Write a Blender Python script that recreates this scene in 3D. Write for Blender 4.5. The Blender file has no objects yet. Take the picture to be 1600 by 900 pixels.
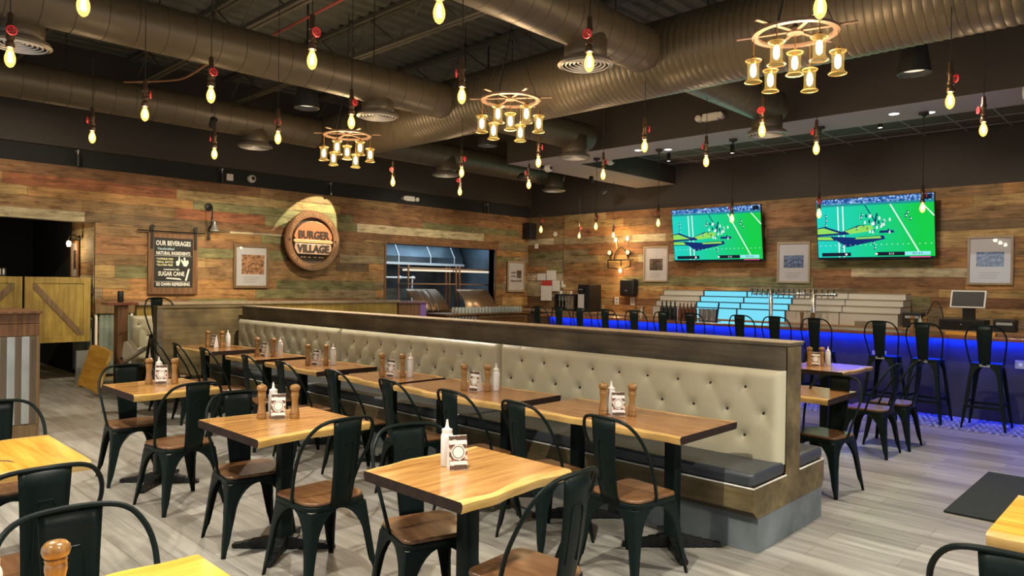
import bpy, math, random
from math import pi, sin, cos, radians, sqrt, exp
random.seed(7)
C = bpy.context.scene.collection
sc = bpy.context.scene

# ------------------------------------------------------------------ camera
F_PX, YAW, PITCH, ROLL, CAM_H = 1111.4, 0.76446, -0.00557, 0.01385, 1.6
from mathutils import Vector, Matrix
Fv = Vector((-sin(YAW)*cos(PITCH), cos(YAW)*cos(PITCH), sin(PITCH)))
R0 = Vector((cos(YAW), sin(YAW), 0)); U0 = R0.cross(Fv)
Rv = R0*cos(ROLL)+U0*sin(ROLL); Uv = -R0*sin(ROLL)+U0*cos(ROLL)
cd = bpy.data.cameras.new('camera'); cd.sensor_width = 36; cd.lens = F_PX/1600*36; cd.clip_start = .02
cam = bpy.data.objects.new('camera', cd); C.objects.link(cam)
M = Matrix((Rv, Uv, -Fv)).transposed().to_4x4(); M.translation = (0, 0, CAM_H)
cam.matrix_world = M
sc.camera = cam

# ------------------------------------------------------------------ world, exposure, lights
w = bpy.data.worlds.new('world'); sc.world = w; w.use_nodes = True
w.node_tree.nodes['Background'].inputs[0].default_value = (.62, .72, .9, 1)
w.node_tree.nodes['Background'].inputs[1].default_value = .25
sc.view_settings.view_transform = 'Standard'; sc.view_settings.look = 'None'
sc.view_settings.exposure = 0.0; sc.view_settings.gamma = 1; sc.view_settings.use_curve_mapping = False
sc.cycles.max_bounces = 7; sc.cycles.diffuse_bounces = 4; sc.cycles.glossy_bounces = 3
sc.cycles.transparent_max_bounces = 10; sc.cycles.sample_clamp_indirect = 4.0; sc.cycles.caustics_reflective = False
sc.cycles.caustics_refractive = False

def aim(src, dst):
    return (Vector(dst)-Vector(src)).to_track_quat('-Z', 'Y').to_euler()
def light(name, typ, loc, power, color, rot=(0, 0, 0), size=.1, sy=None, angle=None, blend=.5, parent=None):
    d = bpy.data.lights.new(name, typ); d.energy = power; d.color = color
    if typ == 'AREA':
        d.shape = 'RECTANGLE' if sy else 'SQUARE'; d.size = size
        if sy: d.size_y = sy
    elif typ == 'SPOT':
        d.spot_size = radians(angle); d.spot_blend = blend; d.shadow_soft_size = size
    else: d.shadow_soft_size = size
    o = bpy.data.objects.new(name, d); C.objects.link(o); o.location = loc; o.rotation_euler = rot
    if parent: o.parent = parent
    return o
WARM = (1, .66, .34); WHITE = (1, .90, .76); DAY = (.86, .93, 1.0)
# soft daylight fill, added at assumed windows behind the camera
light('fill_light', 'AREA', (-3.5, -2.9, 1.7), 70, DAY, (radians(90), 0, 0), 8.5, 2.4)
light('fill_light', 'AREA', (3.35, 4.0, 1.7), 70, DAY, (radians(90), 0, radians(90)), 8.5, 2.4)
# blue strip under the bar counter
light('blue_strip_light', 'AREA', (-3.4, 10.325, .988), 180, (.005, .035, 1), (radians(4), 0, 0), 11.0, .02)
# cool light inside the kitchen
light('kitchen_light', 'AREA', (-13.4, 10.6, 2.75), 55, (.55, .8, 1), (0, 0, 0), 1.2, 3.6)
light('hall_light', 'AREA', (-13.7, 2.4, 2.7), 4, (1, .8, .5), (0, 0, 0), .6, .6)

# ------------------------------------------------------------------ materials
MT = {}
def nt(name):
    m = bpy.data.materials.new(name); m.use_nodes = True; t = m.node_tree
    return m, t, t.nodes['Principled BSDF'], t.nodes.new, t.links.new
def plain(name, col, rough=.5, metal=0, emit=None, es=0, alpha=None, noise=0, nscale=6, spec=None, coat=0, bump=0):
    m, t, b, N, L = nt(name)
    b.inputs['Base Color'].default_value = (*col, 1); b.inputs['Roughness'].default_value = rough
    b.inputs['Metallic'].default_value = metal
    if spec is not None: b.inputs['Specular IOR Level'].default_value = spec
    if coat: b.inputs['Coat Weight'].default_value = coat; b.inputs['Coat Roughness'].default_value = .15
    if emit: b.inputs['Emission Color'].default_value = (*emit, 1); b.inputs['Emission Strength'].default_value = es
    if alpha is not None: b.inputs['Alpha'].default_value = alpha
    if noise or bump:
        tc = N('ShaderNodeTexCoord'); nz = N('ShaderNodeTexNoise'); nz.inputs['Scale'].default_value = nscale
        nz.inputs['Detail'].default_value = 5; L(tc.outputs['Object'], nz.inputs['Vector'])
        if noise:
            r = N('ShaderNodeMapRange'); r.inputs['From Min'].default_value = .3; r.inputs['From Max'].default_value = .7
            r.inputs['To Min'].default_value = 1-noise; r.inputs['To Max'].default_value = 1+noise
            L(nz.outputs['Fac'], r.inputs['Value'])
            v = N('ShaderNodeVectorMath'); v.operation = 'SCALE'; v.inputs[0].default_value = col
            L(r.outputs['Result'], v.inputs['Scale']); L(v.outputs[0], b.inputs['Base Color'])
        if bump:
            bp = N('ShaderNodeBump'); bp.inputs['Strength'].default_value = bump; bp.inputs['Distance'].default_value = .01
            L(nz.outputs['Fac'], bp.inputs['Height']); L(bp.outputs[0], b.inputs['Normal'])
    MT[name] = m; return m
def wood(name, c1, c2, axis=0, scale=1.0, rough=.4, coat=0, mottle=.0, dark=None, stretch=14, attr=False, bump=.15):
    """grain runs along the object's axis; attr=True multiplies the per-plank colour"""
    m, t, b, N, L = nt(name)
    tc = N('ShaderNodeTexCoord'); mp = N('ShaderNodeMapping')
    s = [stretch*scale]*3; s[axis] = 1.1*scale; mp.inputs['Scale'].default_value = s
    L(tc.outputs['Object'], mp.inputs['Vector'])
    nz = N('ShaderNodeTexNoise'); nz.inputs['Scale'].default_value = 1.6; nz.inputs['Detail'].default_value = 7
    nz.inputs['Roughness'].default_value = .62; nz.inputs['Distortion'].default_value = .6
    L(mp.outputs[0], nz.inputs['Vector'])
    cr = N('ShaderNodeValToRGB'); cr.color_ramp.elements[0].position = .32; cr.color_ramp.elements[1].position = .68
    cr.color_ramp.elements[0].color = (*c1, 1); cr.color_ramp.elements[1].color = (*c2, 1)
    L(nz.outputs['Fac'], cr.inputs[0]); out = cr.outputs[0]
    if mottle:
        n2 = N('ShaderNodeTexNoise'); n2.inputs['Scale'].default_value = 3.0; n2.inputs['Detail'].default_value = 4
        L(tc.outputs['Object'], n2.inputs['Vector'])
        r = N('ShaderNodeMapRange'); r.inputs['From Min'].default_value = .35; r.inputs['From Max'].default_value = .65
        r.inputs['To Min'].default_value = 1-mottle; r.inputs['To Max'].default_value = 1+mottle*.6
        L(n2.outputs['Fac'], r.inputs['Value'])
        v = N('ShaderNodeVectorMath'); v.operation = 'SCALE'; L(out, v.inputs[0]); L(r.outputs[0], v.inputs['Scale']); out = v.outputs[0]
    if attr:
        m3 = N('ShaderNodeMapping'); s3 = [5.0]*3; s3[axis] = 1.3; m3.inputs['Scale'].default_value = s3; L(tc.outputs['Object'], m3.inputs['Vector'])
        n3 = N('ShaderNodeTexNoise'); n3.inputs['Scale'].default_value = 2.2; n3.inputs['Detail'].default_value = 9; n3.inputs['Roughness'].default_value = .75; L(m3.outputs[0], n3.inputs['Vector'])
        c3 = N('ShaderNodeValToRGB'); e3 = c3.color_ramp.elements; e3[0].position = .36; e3[0].color = (.42, .38, .34, 1); e3[1].position = .50; e3[1].color = (1, 1, 1, 1)
        x3 = e3.new(.62); x3.color = (1, 1, 1, 1); x4 = e3.new(.72); x4.color = (1.55, 1.65, 1.8, 1); L(n3.outputs['Fac'], c3.inputs[0])
        k3 = N('ShaderNodeMix'); k3.data_type = 'RGBA'; k3.blend_type = 'MULTIPLY'; k3.inputs['Factor'].default_value = 1; L(out, k3.inputs[6]); L(c3.outputs[0], k3.inputs[7]); out = k3.outputs[2]
        a = N('ShaderNodeAttribute'); a.attribute_name = 'Col'
        mx = N('ShaderNodeMix'); mx.data_type = 'RGBA'; mx.blend_type = 'MULTIPLY'; mx.inputs['Factor'].default_value = 1
        L(out, mx.inputs[6]); L(a.outputs['Color'], mx.inputs[7]); out = mx.outputs[2]
    L(out, b.inputs['Base Color'])
    b.inputs['Roughness'].default_value = rough
    if coat: b.inputs['Coat Weight'].default_value = coat; b.inputs['Coat Roughness'].default_value = .12
    if bump:
        bp = N('ShaderNodeBump'); bp.inputs['Strength'].default_value = bump; bp.inputs['Distance'].default_value = .004
        L(nz.outputs['Fac'], bp.inputs['Height']); L(bp.outputs[0], b.inputs['Normal'])
    MT[name] = m; return m
def emis(name, col, s, alpha=None):
    m = bpy.data.materials.new(name); m.use_nodes = True; t = m.node_tree; t.nodes.clear()
    o = t.nodes.new('ShaderNodeOutputMaterial'); e = t.nodes.new('ShaderNodeEmission')
    e.inputs[0].default_value = (*col, 1); e.inputs[1].default_value = s
    if alpha is None: t.links.new(e.outputs[0], o.inputs[0])
    else:
        mx = t.nodes.new('ShaderNodeMixShader'); tr = t.nodes.new('ShaderNodeBsdfTransparent'); mx.inputs[0].default_value = alpha
        t.links.new(tr.outputs[0], mx.inputs[1]); t.links.new(e.outputs[0], mx.inputs[2]); t.links.new(mx.outputs[0], o.inputs[0])
    MT[name] = m; return m
def glassy(name, col, fac=.8, rough=.05):
    m = bpy.data.materials.new(name); m.use_nodes = True; t = m.node_tree; t.nodes.clear()
    o = t.nodes.new('ShaderNodeOutputMaterial'); g = t.nodes.new('ShaderNodeBsdfGlossy'); tr = t.nodes.new('ShaderNodeBsdfTransparent')
    tr.inputs[0].default_value = (*col, 1); g.inputs['Roughness'].default_value = rough; mx = t.nodes.new('ShaderNodeMixShader')
    lw = t.nodes.new('ShaderNodeLayerWeight'); lw.inputs[0].default_value = .35
    mt = t.nodes.new('ShaderNodeMath'); mt.operation = 'MULTIPLY_ADD'; mt.inputs[1].default_value = fac; mt.inputs[2].default_value = .06
    t.links.new(lw.outputs['Facing'], mt.inputs[0]); t.links.new(mt.outputs[0], mx.inputs[0])
    t.links.new(tr.outputs[0], mx.inputs[1]); t.links.new(g.outputs[0], mx.inputs[2]); t.links.new(mx.outputs[0], o.inputs[0])
    MT[name] = m; return m

plain('black_metal', (.0045, .0105, .0092), .40, 0, noise=.15, nscale=3, spec=.16)
plain('black', (.012, .012, .013), .5)
plain('matte_black', (.010, .010, .011), .8)
plain('iron', (.010, .011, .011), .45, .3)
plain('diffuser_metal', (.20, .18, .15), .45, .4)
plain('slat', (.75, .73, .70), .4, .1)
plain('pipe', (.16, .11, .07), .35, .8)
plain('brass', (.45, .28, .10), .35, .9)
plain('chrome', (.75, .76, .78), .16, 1)
plain('steel', (.26, .31, .36), .38, .8, noise=.3, nscale=2)
plain('rust_steel', (.30, .20, .13), .35, .7, noise=.2, nscale=3)
plain('galvanised', (.55, .60, .60), .38, .75, noise=.1, nscale=5)
plain('galvanised_old', (.26, .32, .28), .5, .4, noise=.35, nscale=4)
plain('duct', (.080, .066, .044), .42, .1, noise=.06, nscale=1.5)
plain('dark_paint', (.050, .042, .036), .8, noise=.05, nscale=1)
plain('wall_paint', (.052, .044, .038), .8, noise=.06, nscale=1)
plain('black_paint', (.014, .015, .016), .85)
plain('deck', (.085, .09, .078), .7, .2, noise=.15)
plain('joist', (.105, .10, .078), .65, .2)
plain('strip_paint', (.36, .32, .35), .75)
plain('tile_paint', (.10, .09, .09), .85, noise=.08)
plain('cream_leather', (.53, .495, .345), .38, noise=.05, nscale=3)
plain('slate_leather', (.045, .052, .060), .38, noise=.15, nscale=5)
plain('piping', (.75, .74, .68), .5)
plain('button', (.012, .011, .010), .5)
plain('kick', (.15, .175, .185), .55, .1, noise=.5, nscale=3)
plain('red_valve', (.75, .045, .06), .4)
plain('red_pipe', (.35, .08, .05), .5)
plain('white_plastic', (.78, .77, .72), .4)
plain('bottle_plastic', (.80, .82, .80), .35, alpha=.93)
plain('white_card', (.80, .78, .74), .6)
plain('paper', (.72, .68, .66), .7)
plain('cork_dark', (.09, .05, .03), .7)
plain('mat', (.014, .020, .019), .95, noise=.25, nscale=40)
plain('wheel_metal', (.40, .27, .20), .4, .7)
plain('copper', (.48, .24, .14), .33, .8, noise=.15, nscale=6)
plain('sign_orange', (.62, .22, .11), .4, .3)
plain('sign_gold', (.58, .40, .20), .4, .25)
plain('sign_pink', (.55, .36, .27), .4, .3)
plain('sign_dark', (.03, .02, .015), .6)
plain('chalk_black', (.020, .022, .022), .7, noise=.4, nscale=8)
plain('chalk_white', (.85, .85, .80), .8)
plain('chalk_blue', (.45, .62, .68), .8)
plain('chalk_yellow', (.75, .74, .45), .8)
plain('white_tier', (.70, .68, .62), .45)
plain('dark_tier', (.03, .05, .08), .5)
plain('navy', (.01, .02, .09), .6)
plain('bar_top', (.22, .075, .045), .25, coat=.4, noise=.3, nscale=5)
plain('bar_face', (.030, .030, .045), .6, noise=.25, nscale=5)
plain('red_paper', (.6, .05, .04), .6)
plain('green_plastic', (.05, .2, .12), .5)
plain('pink', (.6, .3, .28), .5)
plain('purple', (.22, .12, .42), .6)  # purple LED light painted in as a panel colour
plain('brown_door', (.16, .125, .09), .7)
plain('tan', (.34, .29, .20), .6)
plain('spice', (.16, .05, .02), .5)
plain('photo_warm', (.45, .22, .10), .6, noise=.9, nscale=26)
plain('photo_blue', (.16, .22, .36), .6, noise=.9, nscale=26)
plain('photo_dark', (.10, .07, .05), .6, noise=.9, nscale=22)
plain('lens_white', (.8, .8, .75), .4, emit=(1, .93, .8), es=3.0)
plain('lens_dim', (.7, .7, .6), .4, emit=(1, .9, .7), es=.8)
emis('filament', (1, .74, .36), 60)
emis('bulb_glow', (1, .56, .12), 3.2, .5)
emis('tier_blue', (.20, .74, .93), 1.0)
plain('tier_edge', (.01, .03, .06), .6)
emis('led_blue', (.03, .08, 1), 9)
glassy('clear_glass', (.96, .96, .94)); glassy('amber_glass', (1, .86, .6), .7); glassy('pane', (.97, .98, 1), .10, .02)
wood('table_wood', (.33, .145, .035), (.62, .345, .105), 1, 1.3, .22, .45)
wood('sap_wood', (.52, .30, .07), (.78, .52, .17), 1, 1.3, .3, .3, mottle=.25)
wood('table_wood_x', (.17, .070, .022), (.42, .21, .07), 0, 1.3, .25, .3)
wood('sap_wood_x', (.52, .30, .08), (.76, .50, .18), 0, 1.3, .3, .3, mottle=.25)
wood('yellow_wood', (.56, .25, .02), (.92, .50, .08), 0, 1.2, .3, .3)  # slab and tray are yellow; on the tables strong lamp light is painted in
wood('lamplit_wood_y', (.56, .25, .02), (.92, .50, .08), 1, 1.2, .3, .3)  # table wood with strong lamp light painted into the colour
plain('cut_end', (.030, .018, .014), .7, noise=.3, nscale=20, spec=.2)
wood('seat_wood', (.085, .038, .016), (.215, .105, .042), 1, 1.5, .35, .2)
wood('dark_panel', (.075, .058, .034), (.150, .122, .075), 0, .8, .55, mottle=.35)
wood('dark_panel_y', (.105, .076, .030), (.200, .150, .065), 1, .8, .55, mottle=.5)
wood('olive_panel', (.11, .078, .032), (.20, .15, .07), 0, .8, .5, mottle=.45)
wood('barn_door', (.26, .17, .03), (.46, .33, .075), 2, 1, .5, mottle=.2)
wood('frame_wood', (.13, .08, .035), (.24, .16, .08), 2, 1.5, .5)
wood('pale_frame', (.28, .22, .14), (.42, .34, .24), 2, 1.5, .5)
wood('post_wood', (.10, .045, .018), (.24, .12, .05), 2, 1, .5)
wood('mill_wood', (.19, .085, .018), (.36, .19, .05), 2, 3, .3, .5, bump=0)
wood('planks_y', (.62, .60, .56), (1.25, 1.22, 1.15), 1, 1.4, .72, attr=True, mottle=.22, bump=.5)
wood('planks_x', (.62, .60, .56), (1.25, 1.22, 1.15), 0, 1.4, .72, attr=True, mottle=.22, bump=.5)
wood('counter_wood', (.30, .16, .08), (.50, .30, .16), 0, 1, .4)

def floor_mat():
    m, t, b, N, L = nt('floor_planks')
    g = N('ShaderNodeNewGeometry'); br = N('ShaderNodeTexBrick')
    br.inputs['Scale'].default_value = 1; br.inputs['Brick Width'].default_value = 1.22; br.inputs['Row Height'].default_value = .18
    br.inputs['Mortar Size'].default_value = .0018; br.inputs['Mortar Smooth'].default_value = 0.1; br.offset = .37; br.squash = 1
    br.inputs['Color1'].default_value = (.21, .197, .168, 1); br.inputs['Color2'].default_value = (.335, .328, .29, 1)
    br.inputs['Mortar'].default_value = (.12, .10, .085, 1)
    L(g.outputs['Position'], br.inputs['Vector'])
    mp = N('ShaderNodeMapping'); mp.inputs['Scale'].default_value = (1.2, 13, 1); L(g.outputs['Position'], mp.inputs['Vector'])
    nz = N('ShaderNodeTexNoise'); nz.inputs['Scale'].default_value = 1.3; nz.inputs['Detail'].default_value = 8; nz.inputs['Roughness'].default_value = .65
    L(mp.outputs[0], nz.inputs['Vector'])
    r = N('ShaderNodeMapRange'); r.inputs['From Min'].default_value = .3; r.inputs['From Max'].default_value = .7
    r.inputs['To Min'].default_value = .58; r.inputs['To Max'].default_value = 1.30; L(nz.outputs['Fac'], r.inputs['Value'])
    v = N('ShaderNodeVectorMath'); v.operation = 'SCALE'; L(br.outputs['Color'], v.inputs[0]); L(r.outputs[0], v.inputs['Scale'])
    L(v.outputs[0], b.inputs['Base Color']); b.inputs['Roughness'].default_value = .42
    bp = N('ShaderNodeBump'); bp.inputs['Strength'].default_value = .12; bp.inputs['Distance'].default_value = .004
    L(nz.outputs['Fac'], bp.inputs['Height']); L(bp.outputs[0], b.inputs['Normal'])
    MT['floor'] = m
floor_mat()
def tile_mat():
    m, t, b, N, L = nt('patterned_tile')
    g = N('ShaderNodeNewGeometry'); mp = N('ShaderNodeMapping'); mp.inputs['Scale'].default_value = (5, 5, 5)
    L(g.outputs['Position'], mp.inputs['Vector'])
    f = N('ShaderNodeVectorMath'); f.operation = 'FRACTION'; L(mp.outputs[0], f.inputs[0])
    d = N('ShaderNodeVectorMath'); d.operation = 'DISTANCE'; d.inputs[1].default_value = (.5, .5, 0)
    s = N('ShaderNodeSeparateXYZ'); L(f.outputs[0], s.inputs[0]); cb = N('ShaderNodeCombineXYZ')
    L(s.outputs[0], cb.inputs[0]); L(s.outputs[1], cb.inputs[1]); L(cb.outputs[0], d.inputs[0])
    sn = N('ShaderNodeMath'); sn.operation = 'MULTIPLY'; sn.inputs[1].default_value = 22; L(d.outputs['Value'], sn.inputs[0])
    s2 = N('ShaderNodeMath'); s2.operation = 'SINE'; L(sn.outputs[0], s2.inputs[0])
    gt = N('ShaderNodeMath'); gt.operation = 'GREATER_THAN'; gt.inputs[1].default_value = .1; L(s2.outputs[0], gt.inputs[0])
    mx = N('ShaderNodeMix'); mx.data_type = 'RGBA'; mx.inputs[6].default_value = (.05, .06, .09, 1); mx.inputs[7].default_value = (.55, .56, .6, 1)
    L(gt.outputs[0], mx.inputs[0]); L(mx.outputs[2], b.inputs['Base Color']); b.inputs['Roughness'].default_value = .35
    MT['tile'] = m
tile_mat()
def card_mat():
    """printed menu card: ornate brown print around a pale roundel"""
    m, t, b, N, L = nt('menu_print')
    tc = N('ShaderNodeTexCoord'); s = N('ShaderNodeSeparateXYZ'); L(tc.outputs['Object'], s.inputs[0])
    cb = N('ShaderNodeCombineXYZ'); L(s.outputs[0], cb.inputs[0]); L(s.outputs[2], cb.inputs[1])
    d = N('ShaderNodeVectorMath'); d.operation = 'DISTANCE'; d.inputs[1].default_value = (0, .078, 0); L(cb.outputs[0], d.inputs[0])
    vo = N('ShaderNodeTexVoronoi'); vo.inputs['Scale'].default_value = 75; L(tc.outputs['Object'], vo.inputs['Vector'])
    bw = N('ShaderNodeValToRGB'); bw.color_ramp.interpolation = 'CONSTANT'
    e = bw.color_ramp.elements; e[0].color = (.10, .055, .03, 1); e[1].position = .52; e[1].color = (.66, .58, .46, 1)
    x = e.new(.75); x.color = (.35, .10, .07, 1); L(vo.outputs['Color'], bw.inputs[0])
    ring = N('ShaderNodeValToRGB'); ring.color_ramp.interpolation = 'CONSTANT'; e = ring.color_ramp.elements
    e[0].color = (.78, .76, .70, 1); e[1].position = .021; e[1].color = (.10, .06, .04, 1)
    for p, c in ((.024, (.78, .76, .70, 1)), (.028, (.10, .06, .04, 1)), (.031, (.7, .66, .58, 1))):
        y = e.new(p); y.color = c
    L(d.outputs['Value'], ring.inputs[0])
    lt = N('ShaderNodeMath'); lt.operation = 'LESS_THAN'; lt.inputs[1].default_value = .033; L(d.outputs['Value'], lt.inputs[0])
    mx = N('ShaderNodeMix'); mx.data_type = 'RGBA'; L(lt.outputs[0], mx.inputs[0]); L(bw.outputs[0], mx.inputs[6]); L(ring.outputs[0], mx.inputs[7])
    L(mx.outputs[2], b.inputs['Base Color']); b.inputs['Roughness'].default_value = .5; MT['menu_print'] = m
card_mat()
def screen_mat():
    m = bpy.data.materials.new('field_screen'); m.use_nodes = True; t = m.node_tree; t.nodes.clear(); N = t.nodes.new; L = t.links.new
    o = N('ShaderNodeOutputMaterial'); e = N('ShaderNodeEmission'); tc = N('ShaderNodeTexCoord'); s = N('ShaderNodeSeparateXYZ')
    L(tc.outputs['Object'], s.inputs[0]); r = N('ShaderNodeMapRange'); r.inputs['From Min'].default_value = -.9; r.inputs['From Max'].default_value = .9
    nz = N('ShaderNodeTexNoise'); nz.inputs['Scale'].default_value = 3; L(tc.outputs['Object'], nz.inputs['Vector'])
    a = N('ShaderNodeMath'); a.operation = 'MULTIPLY_ADD'; a.inputs[1].default_value = .35; L(nz.outputs['Fac'], a.inputs[0]); L(s.outputs[0], a.inputs[2])
    L(a.outputs[0], r.inputs['Value']); cr = N('ShaderNodeValToRGB'); cr.color_ramp.elements[0].color = (.02, .66, .60, 1)
    cr.color_ramp.elements[1].color = (.01, .62, .07, 1); L(r.outputs[0], cr.inputs[0]); L(cr.outputs[0], e.inputs[0])
    e.inputs[1].default_value = 1.0; L(e.outputs[0], o.inputs[0]); MT['field'] = m
    m = bpy.data.materials.new('crowd_screen'); m.use_nodes = True; t = m.node_tree; t.nodes.clear(); N = t.nodes.new; L = t.links.new
    o = N('ShaderNodeOutputMaterial'); e = N('ShaderNodeEmission'); v = N('ShaderNodeTexVoronoi'); v.inputs['Scale'].default_value = 34
    tc = N('ShaderNodeTexCoord'); L(tc.outputs['Object'], v.inputs['Vector']); cr = N('ShaderNodeValToRGB'); E_ = cr.color_ramp.elements
    E_[0].color = (.01, .03, .14, 1); E_[1].color = (.55, .75, 1, 1); x = E_.new(.5); x.color = (.03, .16, .5, 1)
    L(v.outputs['Color'], cr.inputs[0]); L(cr.outputs[0], e.inputs[0]); L(e.outputs[0], o.inputs[0]); MT['crowd'] = m
screen_mat()
emis('scr_white', (.9, 1, .97), 1.0); emis('scr_navy', (.01, .03, .16), 1.0); emis('scr_lime', (.30, .75, .12), 1.0)
emis('scr_teal', (.02, .30, .32), 1.0); emis('scr_cyan', (.30, .85, .85), 1.0); emis('scr_pink', (.9, .05, .35), 1.0)
emis('scr_black', (.01, .015, .03), 1.0)

# ------------------------------------------------------------------ mesh helpers
class MB:
    def __init__(s): s.v = []; s.f = []; s.m = []; s.c = []
    def face(s, idx, m=0, col=None): s.f.append(tuple(idx)); s.m.append(m); s.c.append(col)
    def box(s, x0, x1, y0, y1, z0, z1, m=0, col=None):
        b = len(s.v); s.v += [(x, y, z) for z in (z0, z1) for y in (y0, y1) for x in (x0, x1)]
        for q in ((0, 2, 3, 1), (4, 5, 7, 6), (0, 1, 5, 4), (2, 6, 7, 3), (0, 4, 6, 2), (1, 3, 7, 5)): s.face([b+i for i in q], m, col)
        return s
    def bar(s, p0, p1, w, h=None, m=0, up=(0, 0, 1)):
        h = h or w; p0, p1 = Vector(p0), Vector(p1); d = (p1-p0).normalized(); u = Vector(up)
        if abs(d.dot(u)) > .95: u = Vector((1, 0, 0))
        a = d.cross(u).normalized()*w/2; c = a.cross(d).normalized()*h/2; b = len(s.v)
        for p in (p0, p1): s.v += [tuple(p-a-c), tuple(p+a-c), tuple(p+a+c), tuple(p-a+c)]
        for q in ((0, 3, 2, 1), (4, 5, 6, 7), (0, 1, 5, 4), (1, 2, 6, 5), (2, 3, 7, 6), (3, 0, 4, 7)): s.face([b+i for i in q], m)
        return s
    def tube(s, pts, r, n=8, m=0, closed=False, caps=True):
        pts = [Vector(p) for p in pts]; k = len(pts); b = len(s.v); prev = None
        for i, p in enumerate(pts):
            if closed: d = pts[(i+1) % k]-pts[i-1]
            else: d = pts[min(i+1, k-1)]-pts[max(i-1, 0)]
            d.normalize()
            if prev is None:
                u = Vector((0, 0, 1)) if abs(d.z) < .9 else Vector((1, 0, 0)); a = d.cross(u).normalized()
            else: a = (prev-d*prev.dot(d)).normalized()
            prev = a; c = d.cross(a); rr = r[i] if isinstance(r, (list, tuple)) else r
            s.v += [tuple(p+(a*cos(2*pi*j/n)+c*sin(2*pi*j/n))*rr) for j in range(n)]
        for i in range(k if closed else k-1):
            i2 = (i+1) % k
            for j in range(n): s.face((b+i*n+j, b+i*n+(j+1) % n, b+i2*n+(j+1) % n, b+i2*n+j), m)
        if caps and not closed:
            s.face([b+j for j in range(n)][::-1], m); s.face([b+(k-1)*n+j for j in range(n)], m)
        return s
    def lathe(s, prof, n=16, c=(0, 0, 0), m=0, axis='z', caps=True):
        b = len(s.v)
        for r, h in prof:
            for j in range(n):
                a = 2*pi*j/n; x, y, z = r*cos(a), r*sin(a), h
                if axis == 'y': x, y, z = x, h, y
                if axis == 'x': x, y, z = h, x, y
                s.v.append((c[0]+x, c[1]+y, c[2]+z))
        k = len(prof)
        for i in range(k-1):
            for j in range(n): s.face((b+i*n+j, b+i*n+(j+1) % n, b+(i+1)*n+(j+1) % n, b+(i+1)*n+j), m)
        if caps:
            s.face([b+j for j in range(n)][::-1], m); s.face([b+(k-1)*n+j for j in range(n)], m)
        return s
    def prism(s, poly, z0, z1, m=0, ms=None):
        b = len(s.v); n = len(poly); s.v += [(x, y, z0) for x, y in poly]+[(x, y, z1) for x, y in poly]
        s.face([b+i for i in range(n)][::-1], m); s.face([b+n+i for i in range(n)], m)
        for i in range(n): s.face((b+i, b+(i+1) % n, b+n+(i+1) % n, b+n+i), m if ms is None else ms)
        return s
    def plate(s, poly, y0, y1, m=0):
        """polygon in the xz plane with thickness along y"""
        b = len(s.v); n = len(poly); s.v += [(x, y0, z) for x, z in poly]+[(x, y1, z) for x, z in poly]
        s.face([b+i for i in range(n)], m); s.face([b+n+i for i in range(n)][::-1], m)
        for i in range(n): s.face((b+i, b+n+i, b+n+(i+1) % n, b+(i+1) % n), m)
        return s
    def build(s, name, mats, parent=None, smooth=False, bevel=0, seg=2, solid=0, cols=False):
        me = bpy.data.meshes.new(name); me.from_pydata(s.v, [], s.f)
        mats = mats if isinstance(mats, (list, tuple)) else [mats]
        for q in mats: me.materials.append(MT[q])
        me.polygons.foreach_set('material_index', s.m)
        if cols:
            ca = me.color_attributes.new('Col', 'FLOAT_COLOR', 'CORNER')
            for p, c in zip(me.polygons, s.c):
                for li in p.loop_indices: ca.data[li].color = (*(c or (1, 1, 1)), 1)
        if smooth:
            me.polygons.foreach_set('use_smooth', [True]*len(me.polygons)); me.set_sharp_from_angle(angle=radians(40))
        me.update(); o = bpy.data.objects.new(name, me); C.objects.link(o)
        if parent: o.parent = parent
        if bevel:
            d = o.modifiers.new('bevel', 'BEVEL'); d.width = bevel; d.segments = seg; d.limit_method = 'ANGLE'; d.angle_limit = radians(40)
        if solid:
            d = o.modifiers.new('thickness', 'SOLIDIFY'); d.thickness = solid; d.offset = 0
        return o
def struct(o, label=None):
    o['kind'] = 'structure'
    return o
def tag(o, label, cat, group=None, kind=None):
    o['label'] = label; o['category'] = cat
    if group: o['group'] = group
    if kind: o['kind'] = kind
    return o
def thing(name, label, cat, loc=(0, 0, 0), rz=0, group=None):
    o = bpy.data.objects.new(name, None); C.objects.link(o); o.empty_display_size = .1
    o.location = loc; o.rotation_euler = (0, 0, rz); return tag(o, label, cat, group)
KIDS = {}
def dup(root, loc, rz=None, label=None, group=None):
    if root.name not in KIDS: KIDS[root.name] = [(c, list(c.children)) for c in root.children]
    r = root.copy(); C.objects.link(r); r.location = loc
    if rz is not None: r.rotation_euler = (0, 0, rz)
    if label: r['label'] = label
    if group: r['group'] = group
    for ch, gs in KIDS[root.name]:
        c = ch.copy(); C.objects.link(c); c.parent = r
        for g in gs:
            d = g.copy(); C.objects.link(d); d.parent = c
    return r
def smoothpath(P, k=5):
    P = [Vector(p) for p in P]; out = []
    for i in range(len(P)-1):
        p0 = P[max(i-1, 0)]; p1 = P[i]; p2 = P[i+1]; p3 = P[min(i+2, len(P)-1)]
        for j in range(k):
            t = j/k; out.append(.5*((2*p1)+(-p0+p2)*t+(2*p0-5*p1+4*p2-p3)*t*t+(-p0+3*p1-3*p2+p3)*t**3))
    out.append(P[-1]); return out
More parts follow.
